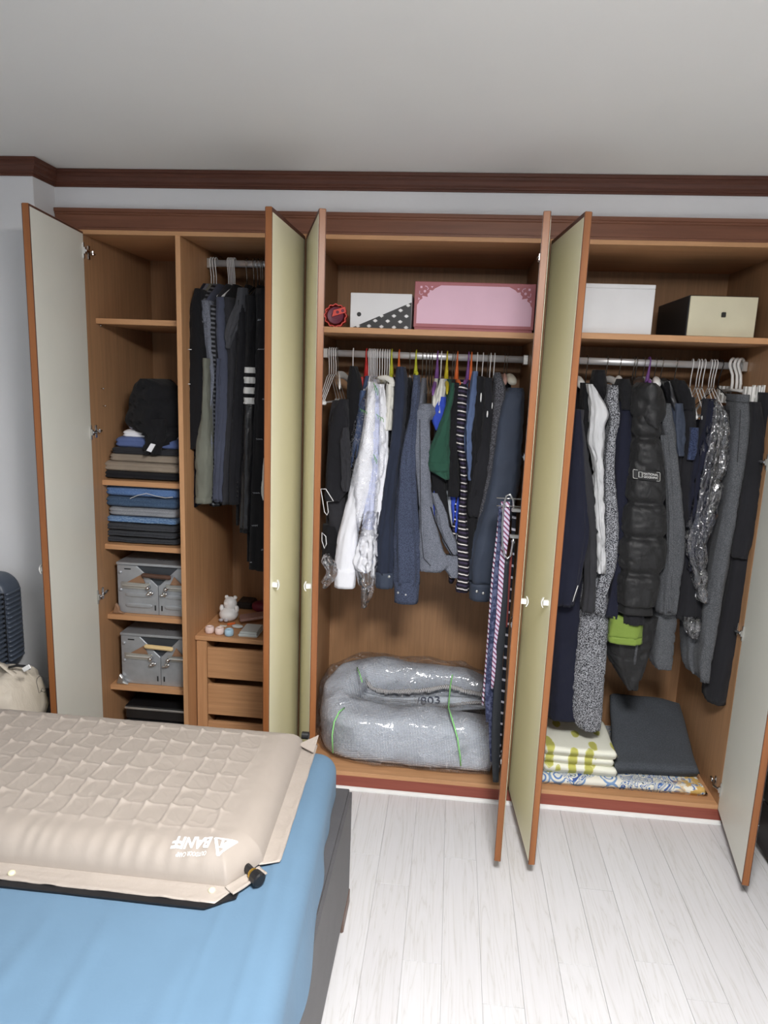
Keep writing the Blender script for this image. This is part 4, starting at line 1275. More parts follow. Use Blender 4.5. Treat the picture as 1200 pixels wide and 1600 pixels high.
# right shelf boxes
SHZ3 = SH + .0085
wb = thing('white_carton', 'plain white carton on the right wardrobe shelf', 'box', (2.07, .2, SHZ3))
build('carton', MB().box(1.925, 2.208, .08, .37, SHZ3, SHZ3 + .165), WHB, wb, bev=.002)
build('lid_flap', MB().box(1.925, 2.208, .079, .371, SHZ3 + .165, SHZ3 + .181), WHB, wb, bev=.002)
CRM = mat('cream_fabric_board', (212, 206, 180), .75, var=.03, bstr=.2, bscale=600)
cb = thing('fabric_drawer_box', 'black storage box with a cream front and small black pull', 'box', (2.46, .25, SHZ3))
build('case', MB().box(2.336, 2.586, .095, .50, SHZ3, SHZ3 + .150), BLKC, cb, bev=.003)
build('front_board', MB().box(2.340, 2.582, .088, .096, SHZ3 + .002, SHZ3 + .147), CRM, cb, bev=.002)
q = at(1130, 492, Y=.088)
build('pull_tab', MB().box(q.x - .007, q.x + .008, .080, .089, q.z - .009, q.z + .009), BLACKP, cb, bev=.002)


# ------------------------------------------------------------------ folded clothes
def folded(label, name, cat, pxl, pxr, pyt, pyb, m, Y0=.11, dep=.26, layers=2, seed=0, group=None, right_in=0, lift=None, parent_line=True, zbot=None):
    """a garment folded flat: rounded fold at the front, layers showing"""
    zt = at((pxl + pxr) / 2, pyt, Y=Y0 + .02).z; zb = zbot if zbot is not None else at((pxl + pxr) / 2, pyb, Y=Y0).z
    xl, xr = at(pxl, pyb, Y=Y0 + .02).x, at(pxr, pyb, Y=Y0 + .02).x
    hh = (zt - zb) / 2; zc = (zt + zb) / 2
    rings = []
    n, mm = 40, 22
    for j in range(mm + 1):
        u = j / mm; e = min(u, 1 - u) * 2
        sc = (1 - (1 - min(e * 7, 1)) ** 2) ** .5 * .55 + .45
        x = xl + (xr - xl) * u
        ring = []
        for i in range(n):
            a = 2 * PI * i / n
            cy, sz = spow(math.cos(a), .42), spow(math.sin(a), .62)
            y = Y0 + dep / 2 - dep / 2 * cy
            z = zc + hh * sz * (.72 + .28 * sc)
            if cy > .6:
                g = sum(math.exp(-((sz - (2 * (k + 1) / layers - 1)) / .10) ** 2) for k in range(layers - 1))
                y += .012 * g * cy
            y -= .012 * (sc - 1)
            nz = noise.noise_vector(Vector((x * 14 + seed * 5, y * 14, z * 20)))
            ring.append((x + nz.x * .003, y + nz.y * .005, z + nz.z * .0035 * (1 if sz > -.6 else .2)))
        rings.append(ring)
    o = build(name, MB().loft(rings), m, None, True)
    return tag(o, label, cat, group)


JB = fabric('blue_denim', (78, 108, 156), heather=(104, 132, 176), hs=300, var=.15, crease=.4)
JD = fabric('slate_denim', (58, 78, 104), heather=(76, 96, 122), hs=300, crease=.4)
JG = fabric('grey_denim', (132, 136, 142), heather=(150, 152, 158), hs=300, crease=.4)
JL = fabric('washed_denim', (92, 122, 162), heather=(128, 154, 184), hs=120, crease=.4)
JK = fabric('black_denim', (54, 56, 60), heather=(68, 70, 76), hs=300, crease=.4)
BEIGE = fabric('beige_cotton', (146, 134, 120), crease=.4)
BLU = fabric('dusty_blue_cotton', (88, 104, 150), crease=.4)
z2 = SZ[1] + .001
folded('black folded trousers at the bottom of the top clothes stack', 'folded_trousers', 'trousers', 163, 280, 737, 751, K2, seed=1, zbot=z2)
folded('beige folded trousers on black ones in the top clothes stack', 'folded_trousers', 'trousers', 164, 280, 722, 740, BEIGE, seed=2)
folded('upper beige folded trousers under the charcoal ones', 'folded_trousers', 'trousers', 175, 281, 709, 725, BEIGE, seed=3, Y0=.12)
folded('charcoal folded sweater under the dusty blue shirt', 'folded_sweater', 'sweater', 178, 280, 700, 713, K3, seed=4, Y0=.12)
folded('dusty blue folded shirt under the white one', 'folded_shirt', 'shirt', 184, 279, 683, 703, BLU, seed=5, Y0=.13)
folded('white folded shirt under the black hoodie', 'folded_shirt', 'shirt', 195, 279, 672, 687, WHITE, seed=6, Y0=.14)
folded('small blue and white folded shirt highest in its stack', 'folded_shirt', 'shirt', 203, 279, 658, 674, LAV, seed=7, Y0=.15, layers=3)
BH = drape([(592, 222, 250), (602, 212, 268), (625, 205, 282), (655, 200, 284), (668, 204, 284), (680, 224, 280), (700, 228, 262), (708, 234, 252)], .09, .22, sharp=2.2, seed=101, fold=.012, crease=.02, m=40, n=40)
bh = thing('hoodie', 'crumpled black hoodie thrown over the top clothes stack', 'hoodie', (.25, .2, 1.36))
build('crumpled_body', BH, K1, bh, True)
build('draped_sleeve', drape([(655, 226, 258), (680, 228, 258), (700, 236, 250), (710, 240, 248)], .085, .05, seed=102, crease=.006), K1, bh, True)
q0, q1 = at(229, 704, Y=.082), at(241, 693, Y=.082)
build('care_label', MB().prism([(q0.x, q0.z), (q0.x + .020, q0.z - .006), (q1.x + .006, q1.z - .004), (q1.x - .014, q1.z)], lambda a, b: (a, .080, b), lambda a, b: (a, .084, b)), WHITE, bh, label='white cloth label')
z3 = SZ[2] + .001
folded('black denim jeans at the bottom of the jeans stack', 'folded_jeans', 'jeans', 168, 278, 840, 851, JK, seed=11, zbot=z3)
folded('black denim jeans second from the bottom of the jeans stack', 'folded_jeans', 'jeans', 168, 276, 829, 842, JK, seed=12)
folded('black-grey jeans under the washed light blue pair', 'folded_jeans', 'jeans', 168, 277, 818, 832, JK, seed=13)
folded('washed light blue jeans below the grey pair', 'folded_jeans', 'jeans', 168, 276, 807, 820, JL, seed=14)
folded('pale grey jeans in the middle of the jeans stack', 'folded_jeans', 'jeans', 173, 277, 793, 810, JG, seed=15)
folded('slate blue jeans second from the top of the stack', 'folded_jeans', 'jeans', 168, 279, 776, 796, JD, seed=16)
jt = folded('bright blue jeans at the top of the jeans stack', 'folded_jeans', 'jeans', 168, 279, 759, 779, JB, seed=17)
build('stitching', MB().tube([at(203, 779, Y=.105), at(215, 774, Y=.105), at(229, 771, Y=.105), at(243, 775, Y=.105), at(258, 778, Y=.105), at(270, 777, Y=.11)], .0012, 4), WHITEF, jt, label='pale seam stitching')

# ------------------------------------------------------------------ silver camping grills
TIN = mat('brushed_tin', (176, 180, 186), .42, .55, .06, 40, .15, 300)
TIND = mat('dark_tin', (70, 74, 80), .5, .4)
GRIPD = wood('dark_grip_wood', (66, 46, 38), (96, 70, 58), 'X')
GRIPL = wood('light_grip_wood', (206, 176, 124), (232, 206, 156), 'X')


def grill(label, pxl, pxr, pyt, pyb, zf, grip, ribs, foot_m, foot_label):
    Y0 = .115
    x0 = at(pxl, (pyt + pyb) / 2, Y=Y0).x; x1 = .386
    z1 = at((pxl + pxr) / 2, pyt, Y=Y0).z
    r = thing('camping_grill', label, 'grill', ((x0 + x1) / 2, .25, zf))
    w = x1 - x0; h = z1 - zf
    build('case', MB().box(x0 + .002, x1, Y0 + .012, .44, zf, z1 - .010), TIN, r, bev=.002)
    lid = build('lid', MB().box(x0 - .003, x1 + .002, Y0 - .003, .445, z1 - .012, z1), TIN, r, bev=.002)
    build('dark_opening', MB().box(x0 + .25 * w, x0 + .86 * w, Y0 + .009, Y0 + .013, z1 - .42 * h, z1 - .012), TIND, r)
    xm = x0 + .56 * w
    L = [(x0, zf), (xm - .001, zf), (xm - .001, zf + .56 * h), (x0 + .27 * w, z1 - .014), (x0, z1 - .014)]
    R = [(xm + .001, zf), (x1, zf), (x1, z1 - .014), (x0 + .83 * w, z1 - .014), (xm + .001, zf + .56 * h)]
    for P in (L, R):
        build('front_plate', MB().prism(P, lambda a, b: (a, Y0, b), lambda a, b: (a, Y0 + .008, b)), TIN, r, bev=.0015)
    for s, xa, xb in ((-1, x0 + .05 * w, xm - .035), (1, xm + .035, x1 - .004)):
        za = zf + .56 * h
        arm = MB().prism(rounded_poly(xb - xa, .030, .006), lambda a, b: ((xa + xb) / 2 + a, Y0 - .006, za + b), lambda a, b: ((xa + xb) / 2 + a, Y0 - .001, za + b))
        arm.tube([(xa + .01, Y0 - .008, za), (xb - .01, Y0 - .008, za)], .005, 6)
        build('folding_arm', arm, SATIN, r, bev=.001)
        xs = xb - .006 if s < 0 else xa + .006
        wing = MB().lathe([(.002, -.022), (.009, -.018), (.009, 0)], (xs, Y0 - .004, za - .004), 12, 'Y')
        for t in (-1, 1):
            wing.ball((xs - .010 * s + .010 * t, Y0 - .018, za - .030 + .004 * t), (.008, .004, .006), 8, 6)
        wing.lathe([(.004, -.016), (.010, -.014), (.010, 0)], (xs - .008 * s, Y0 - .004, za - .028), 12, 'Y')
        build('wing_nut', wing, CHROME, r, True)
        # slanted leather-brown side of the handle frame
        tri = [(xa + .03 if s < 0 else xb - .03, za + .014), (xm + s * .10 * w / .8 if False else xm + s * .055, za + .012), (xm + s * .075, z1 - .34 * h + .028)]
        build('handle_side', MB().prism(tri, lambda a, b: (a, Y0 - .006, b), lambda a, b: (a, Y0 - .003, b)), mat_side, r)
    hz = z1 - .21 * h
    build('handle_grip', MB().tube([(xm - .065, Y0 - .014, hz), (xm - .06, Y0 - .016, hz), (xm + .06, Y0 - .016, hz - .004), (xm + .065, Y0 - .014, hz - .004)], [.006, .010, .010, .006], 10), grip, r, label='wooden handle grip')
    for xa in (xm - .018, xm + .012):
        build('slot', MB().box(xa, xa + .006, Y0 - .0012, Y0 + .001, zf + .020, zf + .044), BLACKP, r)
    for xa in (x0 + .10 * w, x0 + .88 * w):
        build('slot', MB().box(xa, xa + .030, Y0 - .0012, Y0 + .001, z1 - .032, z1 - .027), BLACKP, r)
    sc = MB()
    rnd = random.Random(3)
    pts = []
    for k in range(16):
        pts.append((xm - .03 + .075 * k / 15, Y0 + .07 + .006 * math.sin(k * 1.9), z1 + .0008))
    build('script_mark', sc.tube(pts, .0011, 4), BLACKP, lid)
    if ribs:
        for xa, xb in ((x0 + .10 * w, xm - .028), (xm + .028, x1 - .004)):
            for q in (.34, .13):
                build('pressed_rib', MB().ball(((xa + xb) / 2, Y0 - .0005, zf + q * h + .008), ((xb - xa) / 2, .004, .010), 24, 7, 4), TIN, r, True)
    for q in (.80, .46):
        build('rivet', MB().ball((x0 + .014, Y0 - .001, zf + q * h), (.009, .005, .008), 10, 7), TIN, r, True)
    ft = MB().prism([(x0 - .020, zf + .001), (x0 + .036, zf + .001), (x0 + .012, zf + .012), (x0 + .010, zf + .030), (x0 - .004, zf + .048)], lambda a, b: (a, Y0 - .020, b), lambda a, b: (a, Y0 - .004, b))
    build('corner_foot', ft, foot_m, r, bev=.003, label=foot_label)
    return r


mat_side = mat('brown_leather', (142, 108, 82), .6)
grill('silver folding camping grill with dark wooden grip on upper shelf', 184, 287, 881, 958, SZ[3] + .001, GRIPD, True, mat_side, 'brown corner foot')
grill('silver folding camping grill with pale wooden grip on lower shelf', 190, 290, 992, 1068, SZ[4] + .001, GRIPL, False, SATIN, 'silver corner foot')
zc = ZB + .0195
for k, (za, zb2, l) in enumerate(((zc, .165, 'lower flat black case with silver edge at the wardrobe bottom'), (.166, .235, 'upper flat black case with silver edge at the wardrobe bottom'))):
    r = thing('flat_case', l, 'case', (.22, .25, za))
    build('case_body', MB().box(.06, .385, .13, .45, za, zb2 - .012), BLACKP, r, bev=.008)
    build('silver_edge', MB().box(.062, .384, .122, .45, zb2 - .016, zb2 - .006), SATIN, r, bev=.002)
    build('case_lid', MB().box(.064, .383, .128, .45, zb2 - .006, zb2), BLACKP, r, bev=.002)

# ------------------------------------------------------------------ on the drawer chest
CT = CHZ + .0006
WP = mat('white_vinyl', (232, 232, 232), .35, var=.02)
q = at(352, 975, Z=CT)
bk = thing('bank_figurine', 'white bear-shaped piggy bank sitting on the drawer chest', 'figurine', (q.x, q.y + .04, CT))
ox, oy = q.x + .002, q.y + .045
build('belly', MB().ball((ox, oy, CT + .033), (.044, .042, .033), 24, 14), WP, bk, True)
build('head', MB().ball((ox + .004, oy + .012, CT + .080), (.031, .030, .034), 22, 14), WP, bk, True)
for s in (-1, 1):
    build('ear', MB().ball((ox + .006 + s * .020, oy + .014, CT + .110), (.010, .008, .010), 12, 8), WP, bk, True)
    build('arm', MB().ball((ox + .003 + s * .036, oy - .002, CT + .060), (.010, .012, .018), 12, 8), WP, bk, True)
    build('foot', MB().ball((ox - .012 + s * .012, oy - .040, CT + .016), (.011, .008, .008), 12, 8), mat('grey_vinyl', (176, 172, 176), .4) if s < 0 else bpy.data.materials['grey_vinyl'], bk, True)
build('snout_button', disc((ox - .008, oy - .014, CT + .088), .009, 'Y', .003, 16), WP, bk)
for k, (px, py, c, l) in enumerate(((325.5, 991, (232, 208, 202), 'pale pink round pot, leftmost of the three'), (341, 993, (236, 212, 204), 'pale pink round pot beside the blue pot'), (356, 995.5, (176, 208, 228), 'pale blue round pot on the drawer chest'))):
    q = at(px, py, Z=CT)
    m = mat('glazed_pot', c, .25, var=.02)
    r = thing('candle_pot', l, 'pot', (q.x, q.y, CT))
    build('bowl', MB().lathe([(.012, 0), (.019, .003), (.0205, .014), (.0195, .026), (.016, .031), (.012, .031), (.011, .026)], (q.x, q.y + .018, CT), 24), m, r, True)
    build('rim_slot', MB().box(q.x - .008, q.x + .008, q.y + .016, q.y + .020, CT + .0255, CT + .027), BLACKP, r)
q = at(371, 995, Z=CT); q2 = at(402, 996, Z=CT)
sc = thing('white_router', 'white flat plastic box with rounded edges on the drawer chest', 'box', ((q.x + q2.x) / 2, q.y, CT))
GP = mat('pale_grey_plastic', (206, 212, 212), .4)
yy = max(q.y, CY0 + .004)
build('lower_shell', MB().box(q.x, q2.x + .004, yy, yy + .12, CT, CT + .012), GP, sc, bev=.005, seg=2)
build('upper_shell', MB().box(q.x + .006, q2.x, yy + .006, yy + .115, CT + .012, CT + .022), GP, sc, bev=.004, seg=2)
PC = mat('pink_brown_case', (158, 122, 112), .45)
p1 = at(375, 968, Z=CT + .036)
cs = MB().box(0, .14, 0, .075, 0, .012)
ang = .35
build_o = tag(build('spectacle_case', cs.xf(lambda v: (p1.x + v.x * math.cos(ang) - v.y * math.sin(ang), p1.y + .0 + v.x * math.sin(ang) + v.y * math.cos(ang), CT + .0225 + v.z + v.x * .10)), PC, None, bev=.004, seg=2), 'pinkish brown slim case lying across the white box', 'case')
p1 = at(405, 950, Z=CT + .02)
tag(build('burgundy_pouch', MB().ball((p1.x + .015, min(p1.y + .02, .5), CT + .024), (.055, .045, .024), 20, 10, 2.6).jit(.004, 20), mat('burgundy_leather', (112, 34, 56), .5), None, True), 'burgundy pouch behind the slim case', 'pouch')
p1 = at(378, 952, Z=CT)
tag(build('black_pouch', MB().box(p1.x - .03, p1.x + .05, p1.y, p1.y + .10, CT, CT + .035).jit(.004, 25), BLACKP, None, bev=.008), 'black pouch behind the white piggy bank', 'pouch')
p1 = at(357, 977, Z=CT); 
tag(build('orange_lighter', MB().box(-.004, .034, 0, .009, 0, .008).xf(lambda v: (p1.x + v.x * .8 - v.y * .6, p1.y + v.x * .6 + v.y * .8, CT + v.z)), ORG, None, bev=.002), 'small orange stick beside the white piggy bank', 'stick')
p1 = at(344, 979, Z=CT)
tag(build('paper_slip', MB().box(p1.x - .004, p1.x + .028, p1.y, p1.y + .012, CT, CT + .004), CREAMC, None, bev=.001), 'small cream slip behind the middle pot', 'paper')
p1 = at(366, 982, Z=CT)
tag(build('silver_packet', MB().ball((p1.x + .012, p1.y + .012, CT + .007), (.026, .016, .007), 16, 8).jit(.003, 50), GP, None, True), 'crumpled pale packet between blue pot and white box', 'packet')

# ================================================================== TIES ON THE DOOR RACK
def door_x(Y):  # inner face of the middle unit's right door
    s = (0 - Y) / math.sin(1.4519)
    return 1.7744 - math.cos(1.4519) * s


rack = thing('tie_rack', 'chrome loop tie rack on the inner side of middle right door', 'rack', (1.73, -.2, 1.25))
YR = -.245
lp = [(803, 800), (802, 782), (797, 772), (791, 775), (787, 790), (785, 820), (785, 850), (788, 866), (793, 873), (798, 868), (801, 850), (803, 838)]
build('loop', MB().tube([at(a, b, Y=YR) for a, b in lp], .0036, 8), CHROME, rack, True)
dx0 = door_x(YR)
for zz in (at(803, 797, Y=YR).z, at(803, 838, Y=YR).z):
    xa = at(801, 800, Y=YR).x
    build('mount_block', MB().box(xa - .004, dx0 - .0012, YR - .010, YR + .010, zz - .006, zz + .006), SATIN, rack, bev=.002)
for k, zz in enumerate((778, 790)):
    q = at(776, zz, Y=YR + .02)
    build('arm', MB().tube([q, (dx0 - .002, YR + .02, q.z)], .0025, 6), CHROME, rack, True)
T_RW = bands('red_white_diagonal_tie', [(0, (196, 192, 206)), (.55, (150, 62, 78)), (.74, (48, 46, 76))], .016, (.75, 0, .8))
T_PK = bands('pink_white_diagonal_tie', [(0, (200, 192, 212)), (.58, (160, 82, 104)), (.78, (92, 66, 104))], .0135, (.7, 0, .72))
T_NV = fabric('navy_tie_silk', (44, 50, 78), rough=.5, heather=(84, 90, 118), hs=90, crease=.1)
T_BK = fabric('black_tie_silk', (36, 40, 46), rough=.45, crease=.15, spec=.4)
T_RD = fabric('red_brown_tie_silk', (128, 60, 58), rough=.5, crease=.15)
T_DT = bands('black_tie_white_dashes', [(0, (30, 32, 40)), (.8, (196, 194, 204))], .045, (.2, 0, 1))


def tie(label, rows, m, Y, th=.007):
    o = build('necktie', drape(rows, Y, th, sharp=3, n=16, m=26, fold=.0006, crease=.0005, hollow=False, seed=len(label)), m, None, True)
    return tag(o, label, 'tie')


tie('narrow red and white striped tie hanging furthest left of the ties', [(795, 779, 784), (830, 776, 780), (900, 768, 772), (1000, 761, 765), (1060, 756, 759), (1102, 752, 756)], T_RW, -.185)
tie('navy speckled tie beside the narrow red and white striped tie', [(788, 779, 788), (840, 777, 786), (900, 771, 781), (1000, 763, 774), (1080, 758, 769), (1128, 759, 764)], T_NV, -.195)
tie('broad pink and white diagonally striped tie in front of chrome loop', [(784, 783, 797), (830, 785, 796), (880, 780, 790), (960, 775, 785), (1030, 769, 777), (1076, 767, 771)], T_PK, -.215)
tie('long black tie with a knot reaching nearly to wardrobe floor', [(870, 789, 796), (940, 784, 793), (1000, 777, 789), (1012, 775, 788), (1024, 776, 786), (1100, 770, 783), (1170, 768, 781), (1222, 770, 779)], T_BK, -.22)
tie('thin red-brown tie between two black ties', [(860, 797, 801), (920, 793, 797), (980, 789, 793)], T_RD, -.21)
tie('black tie with white dashes against the orange door edge', [(800, 800, 807), (880, 797, 803), (980, 790, 795), (1080, 783, 789), (1180, 777, 782), (1206, 776, 780)], T_DT, -.19)
tie('navy patterned tie tip beside the long black tie', [(1060, 765, 772), (1100, 763, 771), (1160, 764, 771), (1190, 766, 769)], T_NV, -.18)
# white wire hangers that hang by the left door
for k, (pts, l) in enumerate((([(501, 764), (509, 764), (521, 783), (511, 784), (513, 800), (511, 805), (507, 800), (503, 775)], 'upper bent white wire hanger beside the left orange door edge'),
                             ([(503, 832), (509, 838), (510, 850), (507, 857), (503, 845)], 'lower bent white wire hanger beside the left orange door edge'))):
    tag(build('wire_hanger', MB().tube([at(a, b, Y=-.02) for a, b in pts], .0016, 6, closed=True), WIREW, None, True), l, 'hanger')

# ================================================================== BEDDING IN CLEAR FILM
def quilt_mat():
    m, n, l, p = new_mat('quilt_dotted_cloth')
    t = n.new('ShaderNodeTexCoord')
    sp = n.new('ShaderNodeSeparateXYZ')
    l.new(t.outputs['Object'], sp.inputs[0])
    h = n.new('ShaderNodeMath'); h.operation = 'ADD'
    l.new(sp.outputs['Z'], h.inputs[0]); l.new(sp.outputs['Y'], h.inputs[1])

    def sn(op, a, b, k):
        q = n.new('ShaderNodeMath'); q.operation = op
        l.new(a, q.inputs[0]); l.new(b, q.inputs[1])
        m2 = n.new('ShaderNodeMath'); m2.operation = 'MULTIPLY'; m2.inputs[1].default_value = k
        l.new(q.outputs[0], m2.inputs[0])
        s = n.new('ShaderNodeMath'); s.operation = 'SINE'
        l.new(m2.outputs[0], s.inputs[0])
        return s.outputs[0]
    a = sn('ADD', sp.outputs['X'], h.outputs[0], 470)
    b = sn('SUBTRACT', sp.outputs['X'], h.outputs[0], 470)
    mm = n.new('ShaderNodeMath'); mm.operation = 'MULTIPLY'
    l.new(a, mm.inputs[0]); l.new(b, mm.inputs[1])
    dots = ramp(n, l, mm.outputs[0], [(.0, (1, 1, 1, 1)), (.45, (0, 0, 0, 1))])
    # sparse small diamond outlines
    dm = n.new('ShaderNodeTexVoronoi')
    dm.distance = 'MANHATTAN'; dm.inputs['Scale'].default_value = 13; dm.inputs['Randomness'].default_value = .35
    l.new(t.outputs['Object'], dm.inputs['Vector'])
    dia = ramp(n, l, dm.outputs['Distance'], [(0, (0, 0, 0, 1)), (.11, (0, 0, 0, 1)), (.13, (1, 1, 1, 1)), (.17, (1, 1, 1, 1)), (.19, (0, 0, 0, 1))])
    m1 = n.new('ShaderNodeMixRGB'); m1.inputs[1].default_value = lin((236, 240, 246)); m1.inputs[2].default_value = lin((146, 154, 168))
    l.new(dots, m1.inputs[0])
    m2 = n.new('ShaderNodeMixRGB'); m2.inputs[2].default_value = lin((120, 126, 136))
    k = n.new('ShaderNodeMath'); k.operation = 'MULTIPLY'; k.inputs[1].default_value = .6
    l.new(dia, k.inputs[0]); l.new(k.outputs[0], m2.inputs[0]); l.new(m1.outputs[0], m2.inputs[1])
    l.new(m2.outputs[0], p.inputs['Base Color'])
    p.inputs['Roughness'].default_value = .8
    wv = n.new('ShaderNodeTexNoise'); wv.inputs['Scale'].default_value = 16; wv.inputs['Detail'].default_value = 4; wv.inputs['Distortion'].default_value = 1.5
    l.new(t.outputs['Object'], wv.inputs['Vector'])
    bump(n, l, wv.outputs['Fac'], p, .5, .012)
    return m


QUILT = quilt_mat()
FLR = ZB + .0195
bd = thing('bedding_bundle', 'folded grey-white comforter tied with green cord inside clear film', 'bedding', (1.34, .3, FLR))


def uroll(path, ra, rb, infl=0, seed=0, n=30, am=.010, zsh=0, fr=9):
    """padded roll along a horizontal path; ra = half depth, rb = list of heights"""
    rings = []; k = len(path)
    for i in range(k):
        p = Vector(path[i][:2]); h = path[i][2]; wd = path[i][3] if len(path[i]) > 3 else ra
        a = Vector(path[max(i - 1, 0)][:2]); b = Vector(path[min(i + 1, k - 1)][:2])
        t = (b - a).normalized(); nn = Vector((t.y, -t.x))
        ring = []
        for j in range(n):
            an = 2 * PI * j / n
            u, v = spow(math.cos(an), .62), spow(math.sin(an), .55)
            z = FLR + h / 2 + (h / 2 + infl) * v
            q = p + nn * (wd + infl) * u
            d = noise.noise_vector(Vector((q.x * fr + seed, q.y * fr, z * fr * 1.3)))
            w2 = Vector((q.x + d.x * am, q.y + d.y * am, max(z + d.z * am * (1.0 if v > -.5 else 0), FLR + .0008 + (0 if infl == 0 else -.0004))))
            ring.append(w2)
        rings.append(ring)
    return MB().loft(rings)


def smooth_path(keys, n):
    out = []
    L = len(keys) - 1
    for i in range(n + 1):
        t = i / n * L
        out.append(tuple(cat_rom([(k,) + keys[k] for k in range(L + 1)], t)))
    return out


U = smooth_path([(1.725, .160, .205, .098), (1.55, .155, .228, .110), (1.35, .150, .228, .110), (1.14, .160, .232, .110), (1.045, .225, .262, .092), (1.045, .345, .300, .090), (1.12, .45, .322, .088), (1.35, .475, .312, .085), (1.58, .475, .300, .085), (1.71, .465, .270, .085)], 64)
build('comforter', uroll(U, .1, 0, seed=3, am=.016, n=44, fr=8), QUILT, bd, True)
FUR = bands('ribbed_grey_fleece', [(0, (104, 102, 104)), (.4, (206, 204, 204))], .008, (1, .35, .3), wob=3.2)
def fuzz(pts, r, n=90, seed=0):
    """ruffled fleece edging along a polyline"""
    L = len(pts) - 1
    keys = [(k, p.x, p.y, p.z) for k, p in enumerate(pts)]
    c = [Vector(cat_rom(keys, L * i / n)) for i in range(n + 1)]
    mb = MB().tube(c, [r * (.8 + .4 * noise.noise(Vector((i * .9, seed, 0)))) for i in range(n + 1)], 12)
    mb.v = [v + noise.noise_vector(Vector((v.x * 120, v.y * 30, v.z * 60))) * r * .45 for v in mb.v]
    return mb


build('fleece_trim', fuzz([at(a, b, Y=y) for a, b, y in ((546, 1064, .30), (556, 1062, .34), (566, 1058, .37), (573, 1066, .365), (583, 1076, .36), (610, 1081, .358), (660, 1079, .358), (700, 1073, .36), (728, 1080, .358), (766, 1088, .35))], .0125), FUR, bd, True)
build('fleece_edge', fuzz([at(a, b, Y=y) for a, b, y in ((600, 1104, .285), (640, 1107, .275), (690, 1105, .272), (725, 1099, .275), (766, 1097, .275))], .008, seed=4), FUR, bd, True)
INN = mat('pale_blue_lining', (214, 222, 232), .8)
LTOP = [at(a, b, Y=.352) for a, b in ((560, 1076), (585, 1085), (620, 1089), (680, 1087), (730, 1089), (768, 1096))]
LBOT = [at(a, b, Y=.262) for a, b in ((560, 1106), (585, 1110), (620, 1113), (680, 1112), (730, 1108), (768, 1106))]
lv = []
for k in range(31):
    t = k / 30 * 5
    a = Vector(cat_rom([(i,) + tuple(p) for i, p in enumerate(LTOP)], t)); b = Vector(cat_rom([(i,) + tuple(p) for i, p in enumerate(LBOT)], t))
    lv.append([b.lerp(a, q / 6) + Vector((0, 0, .004 * math.sin(q / 6 * PI))) for q in range(7)])
build('lining', MB().loft([r + [p - Vector((0, 0, .006)) for p in reversed(r)] for r in lv]), INN, bd, True)
CORD = fabric('green_cord', (150, 222, 140), crease=.1)
gc = [at(520, 1176, Y=.045), at(519, 1150, Y=.035), at(522, 1128, Y=.045), at(530, 1112, Y=.07), at(538, 1106, Y=.12)]
build('cord', MB().tube(gc, .0034, 6), CORD, bd, True)
gc = [at(720, 1196, Y=.045), at(719, 1182, Y=.030), at(715, 1154, Y=.024), at(709, 1132, Y=.036), at(704, 1116, Y=.075), at(701, 1106, Y=.15), at(702, 1090, Y=.28), at(704, 1070, Y=.36), at(707, 1054, Y=.38)]
build('cord', MB().tube(gc, .0034, 6), CORD, bd, True)
gc = [at(558, 1043, Y=.34), at(562, 1053, Y=.27), at(566, 1066, Y=.24)]
build('cord', MB().tube(gc, .003, 6), CORD, bd, True)
INK = mat('dark_marker_ink', (64, 74, 98), .7)
NB = [at(651, 1103, Y=.285), at(688, 1101, Y=.285), at(650, 1091, Y=.335)]
text_on('handwritten_number', '/803', lambda u, v: NB[0] + (NB[1] - NB[0]) * (u / .09) + (NB[2] - NB[0]) * (v / .03) + Vector((0, 0, .0075)), .04, INK, bd, fit=.09)
# film over the whole bundle
fm = uroll([(a, b, h + .012, w_ + .006) for a, b, h, w_ in U], .1, 0, infl=.010, seed=9, n=44, am=.020, fr=13)
build('clear_film', fm, FILM3, bd, True)
fs = []
for i in range(33):
    x = 1.05 + (1.72 - 1.05) * i / 32
    ring = []
    for j in range(17):
        y = .20 + .22 * j / 16
        z = FLR + .240 + .050 * (j / 16) - .04 * math.sin(PI * j / 16) + .012 * noise.noise(Vector((x * 16, y * 22, 3)))
        ring.append((x, y, z))
    fs.append(ring)
build('film_top', MB().loft(fs, caps=False, closed=False), FILM3, bd, True)

